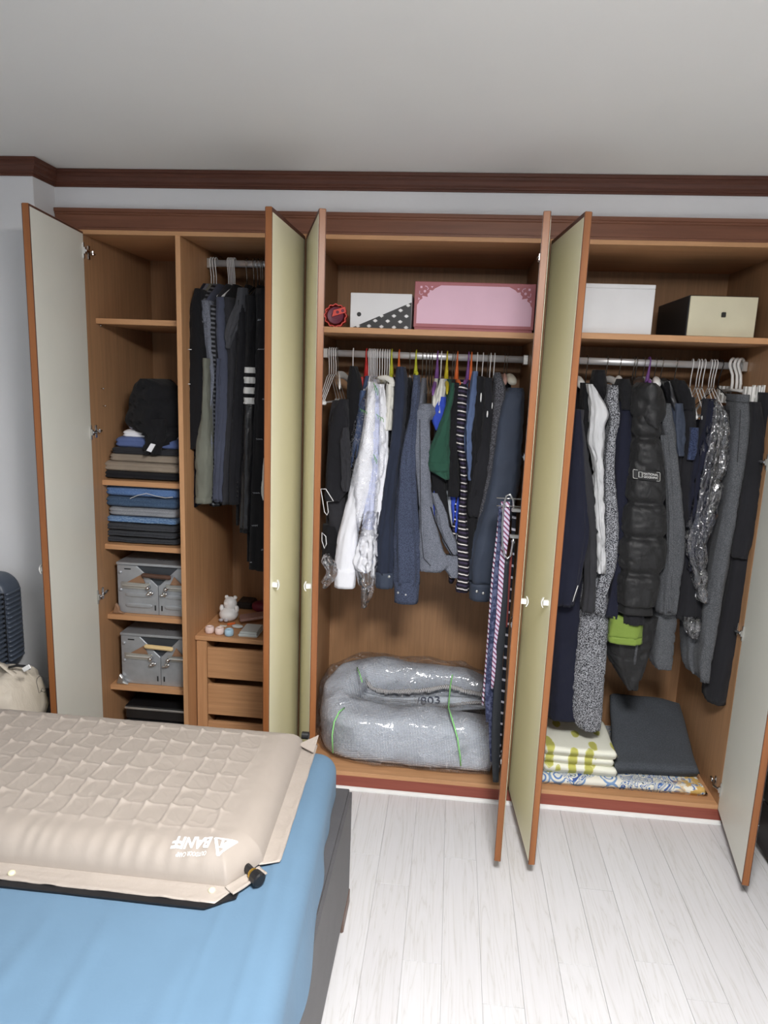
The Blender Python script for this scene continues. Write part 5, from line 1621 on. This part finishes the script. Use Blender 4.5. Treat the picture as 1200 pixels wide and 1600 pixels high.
# ================================================================== BLANKETS IN THE RIGHT UNIT
def blue_mat():
    m, n, l, p = new_mat('blue_white_print')
    v = coords(n, l)
    t = n.new('ShaderNodeTexNoise'); t.inputs['Scale'].default_value = 9; t.inputs['Detail'].default_value = 2; t.inputs['Distortion'].default_value = 2.2
    l.new(v, t.inputs['Vector'])
    k = n.new('ShaderNodeMath'); k.operation = 'MULTIPLY'; k.inputs[1].default_value = 7
    fr = n.new('ShaderNodeMath'); fr.operation = 'FRACT'
    l.new(t.outputs['Fac'], k.inputs[0]); l.new(k.outputs[0], fr.inputs[0])
    vo = n.new('ShaderNodeTexVoronoi'); vo.inputs['Scale'].default_value = 15
    l.new(v, vo.inputs['Vector'])
    c1 = ramp(n, l, fr.outputs[0], [(0, lin((226, 224, 212))), (.34, lin((88, 128, 184))), (.5, lin((60, 84, 150))), (.62, lin((222, 222, 214))), (.84, lin((140, 172, 204))), (.92, lin((40, 46, 66)))], 'CONSTANT')
    c2 = ramp(n, l, vo.outputs['Distance'], [(0, lin((220, 222, 216))), (.2, lin((96, 130, 184))), (.3, lin((226, 224, 214))), (.44, lin((120, 150, 190))), (.55, lin((230, 226, 214)))], 'CONSTANT')
    mx = n.new('ShaderNodeMixRGB')
    t2 = n.new('ShaderNodeTexNoise'); t2.inputs['Scale'].default_value = 6
    l.new(v, t2.inputs['Vector'])
    l.new(ramp(n, l, t2.outputs['Fac'], [(.48, (0, 0, 0, 1)), (.5, (1, 1, 1, 1))]), mx.inputs[0])
    l.new(c1, mx.inputs[1]); l.new(c2, mx.inputs[2])
    # tan corner
    sp = n.new('ShaderNodeSeparateXYZ'); l.new(v, sp.inputs[0])
    g = n.new('ShaderNodeMixRGB'); g.inputs[2].default_value = lin((206, 168, 96))
    t3 = n.new('ShaderNodeTexNoise'); t3.inputs['Scale'].default_value = 26; l.new(v, t3.inputs['Vector'])
    a = ramp(n, l, t3.outputs['Fac'], [(.5, (0, 0, 0, 1)), (.53, (1, 1, 1, 1))])
    sx = n.new('ShaderNodeMath'); sx.operation = 'SUBTRACT'; sx.inputs[1].default_value = 2
    l.new(sp.outputs['X'], sx.inputs[0])
    b = ramp(n, l, sx.outputs[0], [(.46, (0, 0, 0, 1)), (.56, (1, 1, 1, 1))])
    mm = n.new('ShaderNodeMixRGB'); mm.blend_type = 'MULTIPLY'; mm.inputs[0].default_value = 1
    l.new(a, mm.inputs[1]); l.new(b, mm.inputs[2])
    l.new(mm.outputs[0], g.inputs[0]); l.new(mx.outputs[0], g.inputs[1])
    l.new(g.outputs[0], p.inputs['Base Color'])
    p.inputs['Roughness'].default_value = .9
    return m


def floral_mat():
    m, n, l, p = new_mat('white_green_leaf_print')
    v = coords(n, l, (1, .55, 1), (0, 0, .5))
    vo = n.new('ShaderNodeTexVoronoi'); vo.voronoi_dimensions = '2D'; vo.inputs['Scale'].default_value = 12; vo.inputs['Randomness'].default_value = .9
    l.new(v, vo.inputs['Vector'])
    wv = n.new('ShaderNodeTexNoise'); wv.inputs['Scale'].default_value = 26
    l.new(v, wv.inputs['Vector'])
    ad = n.new('ShaderNodeMath'); ad.operation = 'MULTIPLY_ADD'; ad.inputs[1].default_value = .28
    l.new(wv.outputs['Fac'], ad.inputs[0]); l.new(vo.outputs['Distance'], ad.inputs[2])
    l.new(ramp(n, l, ad.outputs[0], [(0, lin((188, 186, 96))), (.33, lin((208, 206, 136))), (.36, lin((234, 234, 220)))], 'CONSTANT'), p.inputs['Base Color'])
    p.inputs['Roughness'].default_value = .9
    t = n.new('ShaderNodeTexNoise'); t.inputs['Scale'].default_value = 20; t.inputs['Detail'].default_value = 4
    l.new(v, t.inputs['Vector'])
    bump(n, l, t.outputs['Fac'], p, .4, .008)
    return m


def slab(name, label, cat, corners, z0, th, m, nx=40, ny=26, r=.03, seed=0, am=.004, zfun=None, layers=1, grp=None):
    """soft pad: quad outline (4 XY corners, front-left first, anticlockwise) with rounded rim"""
    c = [Vector((a, b, 0)) for a, b in corners]
    top = []; bot = []
    for j in range(ny + 1):
        v = j / ny
        for i in range(nx + 1):
            u = i / nx
            p = c[0].lerp(c[1], u).lerp(c[3].lerp(c[2], u), v)
            W = (c[1] - c[0]).length; H = (c[3] - c[0]).length
            e = min(u * W, (1 - u) * W, v * H, (1 - v) * H)
            k = (1 - (1 - min(e / r, 1)) ** 2) ** .5
            zt = (zfun(u, v) if zfun else 0)
            d = noise.noise_vector(Vector((p.x * 9 + seed, p.y * 9, seed)))
            top.append((p.x + d.x * am, p.y + d.y * am, z0 + th / 2 + th / 2 * k + zt + d.z * am * k))
            bot.append((p.x + d.x * am, p.y + d.y * am, z0 + th / 2 - th / 2 * k + zt))
    f = []; N = (nx + 1) * (ny + 1)
    for j in range(ny):
        for i in range(nx):
            a = j * (nx + 1) + i
            f.append((a, a + 1, a + nx + 2, a + nx + 1)); f.append((N + a, N + a + nx + 1, N + a + nx + 2, N + a + 1))
    rim = [i for i in range(nx + 1)] + [j * (nx + 1) + nx for j in range(1, ny + 1)] + [ny * (nx + 1) + i for i in range(nx - 1, -1, -1)] + [j * (nx + 1) for j in range(ny - 1, 0, -1)]
    for a, b in zip(rim, rim[1:] + rim[:1]): f.append((b, a, N + a, N + b))
    return build(name, MB().add(top + bot, f), m, None, True)


BLUEP = blue_mat(); FLO = floral_mat()
o = slab('folded_mat', '', '', [(1.835, .024), (2.628, .040), (2.60, .56), (1.84, .56)], FLR + .0006, .040, BLUEP, 60, 30, .016, 1, .004)
tag(o, 'thin folded mat with blue, white and gold print on wardrobe floor', 'mat')
Z1 = FLR + .042
fb = [(at(850, 1195, Y=.06).x, .055), (at(966, 1200, Y=.07).x, .062), (at(950, 1105, Y=.34).x, .36), (1.86, .36)]
fr_ = thing('folded_blanket', 'white blanket with yellow-green leaf print, folded twice, on the blue mat', 'blanket', (2.05, .2, Z1))
zt = at(905, 1165, Y=.10).z
hgt = max(zt - Z1, .09)
for k, (sh, dy) in enumerate(((0, 0), (-.012, .010), (-.004, .004))):
    th = hgt / 3
    o = slab('fold', '', '', [(fb[0][0], fb[0][1] + dy), (fb[1][0] + sh, fb[1][1] + dy), (fb[2][0] + sh, fb[2][1]), fb[3]], Z1 + k * th * .98, th * 1.02, FLO, 36, 24, .022, 4 + k, .005)
    o.parent = fr_
    o.location = -fr_.location
DKG = fabric('dark_grey_blue_fleece', (62, 66, 72), heather=(78, 82, 88), hs=360, crease=.35)
c = [(at(955, 1212, Y=.085).x, .085), (at(1094, 1219, Y=.105).x, .115), (at(1062, 1130, Y=.50).x, .52), (at(952, 1112, Y=.46).x, .48)]
o = slab('grey_cushion', '', '', c, Z1 - .002, .052, DKG, 44, 34, .03, 9, .006, zfun=lambda u, v: .16 * v ** 1.5 * (1 - .25 * u) + .012 * math.sin(u * PI) * v)
tag(o, 'large dark grey fleece cushion leaning at the back on the blue mat', 'cushion')

# ================================================================== BED
XB, YE, YN = 1.226, -.665, -2.25
ZR0, ZR1 = .055, .435
BEDM = mat('dark_grey_leatherette', (82, 81, 83), .5, var=.08, bstr=.4, bscale=350, bdist=.002, spec=.45)
FOOT = wood('bed_foot_wood', (92, 74, 66), (120, 98, 88), 'X')
bed = thing('bed_frame', 'low bed frame in dark grey leatherette on brown wooden feet', 'bed', (.2, -1.45, 0))
build('end_rail', MB().box(XB - .075, XB, YN, YE, ZR0, ZR1), BEDM, bed, bev=.010, seg=2)
build('side_rail', MB().box(-.80, XB - .076, YE - .075, YE, ZR0, ZR1), BEDM, bed, bev=.010, seg=2)
build('side_rail', MB().box(-.80, XB - .076, YN, YN + .075, ZR0, ZR1), BEDM, bed, bev=.010, seg=2)
build('slat_base', MB().box(-.80, XB - .076, YN + .076, YE - .076, ZR1 - .12, ZR1 - .06), FOOT, bed)
for x0, x1, y0, y1 in ((XB - .06, XB + .001, YE - .13, YE + .012), (XB - .06, XB - .002, YN + .01, YN + .14), (-.78, -.70, YE - .13, YE - .01), (-.78, -.70, YN + .01, YN + .14)):
    build('foot', MB().box(x0, x1, y0, y1, 0, ZR0), FOOT, bed, bev=.004)

SHEET = fabric('light_blue_sheet', (96, 124, 148), var=.03, crease=.12)
ZM = .570
ny, nx = 150, 300
pr = []
ys = [YE - .004 + (YN + .01 - YE + .004) * j / ny for j in range(ny + 1)]
rows_ = []
for j, y in enumerate(ys):
    e = min((YE - y) / .06, 1); e = (1 - (1 - max(e, 0)) ** 2) ** .5
    e2 = min((y - YN) / .06, 1); e2 = (1 - (1 - max(e2, 0)) ** 2) ** .5
    ee = min(e, e2)
    t = (YE - y) / 1.0
    xr = 1.176 + .052 * min(t, 1.3) - .035 * (1 - e) ** 1
    row = []
    # top
    for i in range(nx - 22):
        u = i / (nx - 23)
        x = -.78 + (xr - .055 + .78) * u
        z = ZM - .055 * (1 - ee) + .004 * noise.noise(Vector((x * 3.2, y * 1.6, 0)))
        # long soft creases that run down from the near side
        cr = .5 + .5 * math.sin(x * 34 + 2.2 * noise.noise(Vector((x * 4, y * 2, 5))) + y * 5)
        z += .005 * cr ** 6 * min(max((-1.35 - y) / .3, 0), 1)
        dx_ = xr - .055 - x
        z += .004 * math.exp(-((dx_ - .035 - .02 * noise.noise(Vector((y * 3, 1, 1)))) / .012) ** 2) + .003 * math.exp(-((dx_ - .10 - .03 * math.sin(y * 3)) / .010) ** 2) * min(max((-.9 - y) / .3, 0), 1)
        row.append(Vector((x, y, z)))
    # rounded edge and side
    for i in range(22):
        a = (i + 1) / 22
        if a < .45:
            an = a / .45 * PI / 2
            x = xr - .055 + .055 * math.sin(an); z = ZM - .055 * (1 - ee) - .055 * (1 - math.cos(an))
        else:
            s = (a - .45) / .55
            hem = .440 - .045 * min(max(t - .35, 0), 1)
            hx = XB + .010
            xs = xr + (max(xr, xr + (hx - xr) * min(max(t - .3, 0) / .5, 1)) - xr) * s ** .8
            x = xs + .007 * s * math.sin(y * 26 + 1.5 * math.sin(y * 7)) * min(max(t + .1, 0), 1)
            zz = ZM - .055 * (1 - ee) - .055
            z = zz + (hem - zz) * s
        row.append(Vector((x, y, z)))
    rows_.append(row)
vs = [p for r in rows_ for p in r]
W_ = len(rows_[0])
fs = [(j * W_ + i, j * W_ + i + 1, (j + 1) * W_ + i + 1, (j + 1) * W_ + i) for j in range(ny) for i in range(W_ - 1)]
# far and near ends drop to the rail
for j, s in ((0, 1), (ny, -1)):
    o0 = len(vs)
    vs += [Vector((p.x, p.y + .004 * s, min(p.z, .445) - .005)) for p in rows_[j]]
    for i in range(W_ - 1):
        a = j * W_ + i
        fs.append((a, a + 1, o0 + i + 1, o0 + i))
mt = build('mattress', MB().add(vs, fs), SHEET, None, True)
tag(mt, 'thick mattress in a light blue fitted sheet under the beige pad', 'mattress')

# ================================================================== SLEEPING PAD
PADM = fabric('beige_pad_cloth', (162, 152, 143), rough=.6, var=.02, crease=.12, spec=.35)
PADF = mat('beige_pad_welt', (168, 158, 149), .38, var=.03, bstr=.5, bscale=45, bdist=.006)
pad = thing('sleeping_pad', 'beige self-inflating camping pad printed BANFF lying on the blue sheet', 'pad', (.3, -1.0, ZM))
Z0 = ZM + .006
px0, py0, py1 = -.72, -1.335, -.685
TH = .066
CUTX, CUTY = .062, .100


def pad_edge(y):  # right end, a little skewed
    return 1.065 + (py1 - y) * .035


LX, LY = .066, .0765


def pad_z(x, y, xe, detail=True):
    ex = min(xe - x, x - px0); ey = min(py1 - y, y - py0)
    ec = ((xe - x) / CUTX + (y - py0) / CUTY - 1) * .053
    d = min(ex, ey, ec)
    k = max(min(d / .080, 1), 0)
    z = TH * (1 - (1 - k) ** 2.3) ** .55
    if not detail: return z
    g = min(max((xe - .095 - x) / .04, 0), 1) * min(max((y - py0 - .075) / .05, 0), 1) * min(max((py1 - .03 - y) / .04, 0), 1)
    if g > 0:
        n1 = noise.noise(Vector((x * 10, y * 10, 2))); n2 = noise.noise(Vector((x * 12, y * 12, 6)))
        dy = (y + .997) - LY * math.floor((y + .997) / LY + .5)
        sx = x - .955 - .02 * (y + 1)
        dx = sx - LX * math.floor(sx / LX + .5)
        z += g * .0050 * math.exp(-(dx * dx + dy * dy) / (.0095 ** 2))
        z += g * .0040 * math.exp(-((dx + .010 * n1) / .0036) ** 2) * (.75 + .6 * n2)
        z += g * .0026 * math.exp(-((dy + .006 * n2) / .0034) ** 2) * (.8 + .5 * n1)
        q = abs(noise.noise(Vector((x * 26 + y * 22, y * 9 - x * 9, 4))))
        z += g * .0012 * max(0, 1 - q / .10)
        z -= g * .0020 * (math.cos(2 * PI * dx / LX) * .5 + .5) * (math.cos(2 * PI * dy / LY) * .5 + .5) * 0
    z += .0010 * noise.noise(Vector((x * 40, y * 40, 1))) * k + .0020 * noise.noise(Vector((x * 7, y * 18, 9))) * k
    gz = max(0, 1 - (y - py0) / .10)
    gn = noise.noise(Vector((x * 34, y * 6, 0)))
    z += .0055 * gz * (gn + .5 * math.sin(x * 150 + 4 * noise.noise(Vector((x * 9, 0, 0))))) * k ** .4
    gr = max(0, 1 - (xe - x) / .08)
    z += .0036 * gr * noise.noise(Vector((x * 6, y * 34, 3))) * k
    return z


us = [px0 + (0 - px0) * i / 70 for i in range(70)]
NXR, NY = 370, 225
vv = []; ff = []
W0 = 70 + NXR + 1
for j in range(NY + 1):
    y = py0 + (py1 - py0) * j / NY
    xe = pad_edge(y)
    lim = xe - CUTX * max(0, 1 - (y - py0) / CUTY)
    for i in range(W0):
        x = us[i] if i < 70 else lim * (i - 70) / NXR
        vv.append((x, y, Z0 + .006 + pad_z(x, y, xe)))
        if i and j:
            a = j * W0 + i
            ff.append((a - W0 - 1, a - W0, a, a - 1))
build('inflated_top', MB().add(vv, ff), PADM, pad, True)


def strip(pa, pb, wd, outn, name='welt', drop=.004, n=60, seed=0, cut0=0, cut1=0):
    """welded flat border with a crinkled outer edge"""
    pa, pb = Vector(pa), Vector(pb); o = Vector(outn)
    vs = []; fs = []
    m = 8
    L = (pb - pa).length
    for i in range(n + 1):
        u = i / n; p = pa.lerp(pb, u)
        w2 = wd
        if cut1 and (1 - u) * L < cut1: w2 = wd * max((1 - u) * L / cut1, .02)
        if cut0 and u * L < cut0: w2 = wd * max(u * L / cut0, .02)
        for j in range(m + 1):
            q = p + o * (w2 * j / m)
            lift = .0045 * noise.noise(Vector((u * L * 22, j * .35, seed))) * (j / m)
            vs.append((q.x, q.y, q.z - drop * j / m + lift + .002 * (1 if j in (1, 7) else 0)))
            if i and j:
                a = i * (m + 1) + j
                fs.append((a - m - 2, a - m - 1, a, a - 1))
    k = len(vs)
    vs += [(x, y, z - .002) for x, y, z in vs]
    fs += [(d + k, c + k, b + k, a + k) for a, b, c, d in fs]
    for i in range(n):
        a = i * (m + 1) + m
        fs.append((a, a + m + 1, a + m + 1 + k, a + k))
    for a in range(m):
        fs.append((a, a + 1, a + 1 + k, a + k))
        b = n * (m + 1) + a
        fs.append((b, b + 1, b + 1 + k, b + k))
    return build(name, MB().add(vs, fs), PADF, pad, True, label='flat welded border')


zw = Z0 + .008
xe0 = pad_edge(py0)
strip((px0, py0 + .005, zw), (1.045, py0 + .002, zw), .050, (0, -1, 0), seed=1, cut1=.032, n=110)
xr_ = pad_edge(py0 + CUTY)
strip((xr_ - .008, py0 + CUTY - .012, zw), (pad_edge(py1) - .006, py1 + .01, zw), .050, (1, 0, 0), seed=2, cut0=.02)
d_ = Vector((.85, -.53, 0))
strip((xe0 - CUTX - .004, py0 - .004, zw + .003), (xe0 - .008, py0 + CUTY - .024, zw + .003), .030, d_, seed=3, n=20)
sx_ = pad_edge(py1)
strip((sx_ - .07, py1 - .004, zw), (sx_ + .025, py1 - .014, zw), .022, (0, 1, 0), seed=4, n=14)
tri = [(sx_ - .012, py1 - .03), (sx_ + .047, py1 + .012), (sx_ + .044, py1 - .055)]
build('welt_tip', MB().prism(tri, lambda a, b: (a, b, zw + .006 + (b - py1 + .055) * .35), lambda a, b: (a, b, zw + .008 + (b - py1 + .055) * .35)), PADF, pad)
SNAP = mat('pale_snap', (222, 218, 186), .4)
for a, b in ((18, 1364), (331, 1391)):
    q = at(a, b, Z=zw)
    build('snap_stud', MB().lathe([(.008, -.004), (.0085, .003), (.005, .0055), (.001, .006)], (q.x, min(max(q.y, py0 - .040), py0 - .012), zw - .001), 14), SNAP, pad, True)
vq = at(396, 1366, Z=ZM + .022)
ax = Vector((.75, -.66, 0)); ay = Vector((.66, .75, 0))
vf = lambda v: vq + ay * v.x + ax * v.y + Vector((0, 0, max(v.z, -.019)))
build('valve', MB().lathe([(.011, -.03), (.011, .004), (.016, .005), (.017, .026), (.013, .029)], (0, 0, 0), 12, 'Y').xf(vf), BLACKP, pad)
build('valve_ring', MB().lathe([(.0125, -.006), (.0135, -.003), (.0125, .001)], (0, 0, 0), 12, 'Y').xf(vf), mat('brass', (200, 160, 70), .3, .9), pad)
build('valve', MB().lathe([(.012, -.01), (.012, .012), (.008, .014)], (sx_ + .002, py1 + .012, ZM + .040), 12, 'X'), BLACKP, pad)
un = [(px0 + .01, py1 - .02), (px0 + .01, py0 - .066), (.995, py0 - .064), (1.055, py0 - .022), (1.075, py1 - .02)]
build('underside', MB().prism(un, lambda a, b: (a, b, ZM + .0045), lambda a, b: (a, b, ZM + .0085)), BLACKP, pad, label='black underside of the pad, widened as a shadow band')  # underside run out past the border to draw the dark shadow below it
LOGO = mat('white_print_ink', (236, 234, 230), .6)


def pad_hit(px, py):
    lo, hi = ZM, ZM + .1
    for _ in range(24):
        mid = (lo + hi) / 2; p = at(px, py, Z=mid)
        s = Z0 + .006 + pad_z(p.x, p.y, pad_edge(p.y), False)
        if mid > s: hi = mid
        else: lo = mid
    return at(px, py, Z=(lo + hi) / 2)


A, B, C_, D_ = pad_hit(372, 1316), pad_hit(273, 1309), pad_hit(262, 1341), pad_hit(360, 1346)


def on_pad(u, v):
    p = A.lerp(B, u).lerp(D_.lerp(C_, u), v)
    x, y = p.x, p.y
    return Vector((x, y, Z0 + .006 + pad_z(x, y, pad_edge(y)) + .0022))


text_on('lettering', 'BANFF', lambda u, v: on_pad(.40 + u, v * .98), .92, LOGO, pad, fit=.60, bold=.035)
text_on('lettering', 'OUTDOOR CAMP', lambda u, v: on_pad(.40 + u, .80 + v), .26, LOGO, pad, fit=.48, bold=.003)
lg = MB()


def band(p, q, wd):
    n = 10; vs = []; fs = []
    (a, b), (c, d) = p, q
    L = math.hypot(c - a, d - b); nx_, ny_ = -(d - b) / L * wd / 2, (c - a) / L * wd / 2
    for i in range(n + 1):
        t = i / n; u, v = a + (c - a) * t, b + (d - b) * t
        vs += [on_pad(u + nx_, v + ny_), on_pad(u - nx_, v - ny_)]
        if i: fs.append((2 * i - 2, 2 * i - 1, 2 * i + 1, 2 * i))
    lg.add(vs, fs)


band((.0, .05), (.36, .05), .11); band((.015, .04), (.20, .98), .05); band((.35, .04), (.20, .98), .05); band((.10, .10), (.20, .60), .09); band((.22, .10), (.20, .60), .04)
build('mountain_mark', lg, LOGO, pad)

# ================================================================== BESIDE THE BED
bench = thing('low_bench', 'low black bench in the corner under the beige bag', 'bench', (-.45, -.38, 0))
build('top', MB().box(-.95, -.005, -.60, -.145, .40, .43), BLACKP, bench, bev=.004)
for x in (-.93, -.05):
    for y in (-.58, -.19):
        build('leg', MB().box(x, x + .04, y, y + .04, 0, .40), BLACKP, bench, bev=.003)
CASEM = mat('blue_black_shell', (70, 78, 92), .42, var=.06, bstr=.1, bscale=300)
sx0, sx1, sy0, sy1, sz0, sz1 = -.56, -.205, -.40, -.165, .5305, .935
stb = tag(build('storage_case', MB().box(-.60, -.20, -.42, -.16, .4305, .53), CASEM, None, bev=.01), 'flat dark case under the suitcase, mostly hidden by the bag', 'case')
su = thing('suitcase', 'blue-black hard-shell suitcase with ribbed sides standing behind the beige bag', 'suitcase', ((sx0 + sx1) / 2, -.28, sz0))
prof = rounded_poly(sx1 - sx0, sz1 - sz0, .075, 8)
cxs, czs = (sx0 + sx1) / 2, (sz0 + sz1) / 2
def srings(y0, y1, ins):
    rs = []
    for y, k in ((y0, .955), (y0 + .012, .99), (y0 + .03, 1), (y1 - .03, 1), (y1 - .012, .99), (y1, .955)):
        rs.append([(cxs + a * k - ins * (1 if a > 0 else -1), y, czs + b * k) for a, b in prof])
    return rs
build('front_shell', MB().loft(srings(sy0, (sy0 + sy1) / 2 - .004, 0)), CASEM, su, True)
build('rear_shell', MB().loft(srings((sy0 + sy1) / 2 + .004, sy1, 0)), CASEM, su, True)
build('zip_band', MB().box(sx0 + .004, sx1 - .003, (sy0 + sy1) / 2 - .006, (sy0 + sy1) / 2 + .006, sz0 + .06, sz1 - .06), BLACKP, su)
for k in range(15):
    z = sz0 + .065 + k * .0195
    for ya, yb in ((sy0 + .018, (sy0 + sy1) / 2 - .010), ((sy0 + sy1) / 2 + .010, sy1 - .018)):
        build('rib', MB().tube([(sx1 - .002, ya, z), (sx1 + .0035, ya + .008, z), (sx1 + .0035, yb - .008, z), (sx1 - .002, yb, z)], .0058, 8), CASEM, su, True)
for k in range(6):
    x = sx0 + .05 + k * .05
    build('front_rib', MB().tube([(x, sy0 + .004, sz0 + .06), (x, sy0 - .003, sz0 + .075), (x, sy0 - .003, sz1 - .075), (x, sy0 + .004, sz1 - .06)], .006, 8), CASEM, su, True)

BAGM = fabric('beige_nylon', (196, 186, 172), rough=.6, var=.04, crease=.8, spec=.35)
ZBg = .431
bag = thing('duffel_bag', 'beige nylon duffel bag slumped on the bench beside the open left door', 'bag', (-.2, -.44, ZBg))
bm_ = MB()
rings = []
for i in range(41):
    u = i / 40
    x = -.62 + u * .625
    e = min(u, 1 - u) * 2
    k = (1 - (1 - min(e * 2.6, 1)) ** 2) ** .5
    k = max(k, .05)
    h = (.205 + .03 * noise.noise(Vector((x * 6, 1, 2)))) * (.35 + .65 * k)
    ring = []
    for j in range(44):
        a = 2 * PI * j / 44
        y = -.44 + .135 * (.4 + .6 * k) * spow(math.cos(a), .8); z = ZBg + h / 2 + h / 2 * spow(math.sin(a), .75)
        p = Vector((x, y, z))
        r1 = abs(noise.noise(Vector((x * 9 + y * 5, y * 9, z * 12))))
        dd = noise.noise_vector(p * 8) * .016 + Vector((0, 0, -.024 * max(0, 1 - r1 / .18)))
        q = p + dd * (1 if math.sin(a) > -.7 else .2)
        q.z = max(q.z, ZBg + .0005)
        ring.append(q)
    rings.append(ring)
build('bag_body', MB().loft(rings), BAGM, bag, True)
build('strap', MB().loft([[(x, y - .012, z), (x, y + .012, z), (x, y + .012, z + .004), (x, y - .012, z + .004)] for x, y, z in ((-.36, -.50, .640), (-.28, -.47, .668), (-.20, -.45, .672), (-.12, -.44, .655), (-.06, -.46, .628))]), BAGM, bag, True)
build('zip_line', MB().tube([at(14, 1043, Y=-.46), at(26, 1040, Y=-.46), at(38, 1041, Y=-.46), at(46, 1045, Y=-.47)], .005, 6), BLACKP, bag, True)
build('buckle_tab', MB().box(-.005, .03, -.004, 0, -.008, .008).xf(lambda v: at(38, 1046, Y=-.545) + Vector((v.x * .8 - v.z * .5, v.y, v.x * .5 + v.z * .9))), WHITEP, bag, bev=.002)
lgk = MB()
pts = [(58, 1060), (62, 1056), (68, 1059), (70, 1066), (73, 1075), (70, 1082), (65, 1080), (61, 1083), (59, 1074), (57, 1066)]
bagmark = MB().tube([at(a, b, Y=-.505) for a, b in pts], .0011, 4, closed=True).tube([at(a, b, Y=-.505) for a, b in ((64, 1080), (66, 1075), (69, 1078))], .0010, 4)
build('outline_mark', bagmark, BLACKP, bag)

# dark chest of drawers past the right door
DK = wood('black_brown_veneer', (30, 28, 30), (52, 48, 48), 'Y', .4)
ds = thing('dresser', 'black-brown dresser beyond the open right door, mostly out of frame', 'dresser', (3.05, -.55, 0))
build('body', MB().box(2.762, 3.33, -1.02, -.16, .02, .80), DK, ds, bev=.003)
build('foot_board', MB().box(2.78, 3.32, -1.0, -.17, 0, .02), DK, ds)
for k in range(4):
    z = .04 + k * .19
    build('drawer', MB().box(2.742, 2.763, -1.012, -.166, z, z + .182), DK, ds, bev=.003)
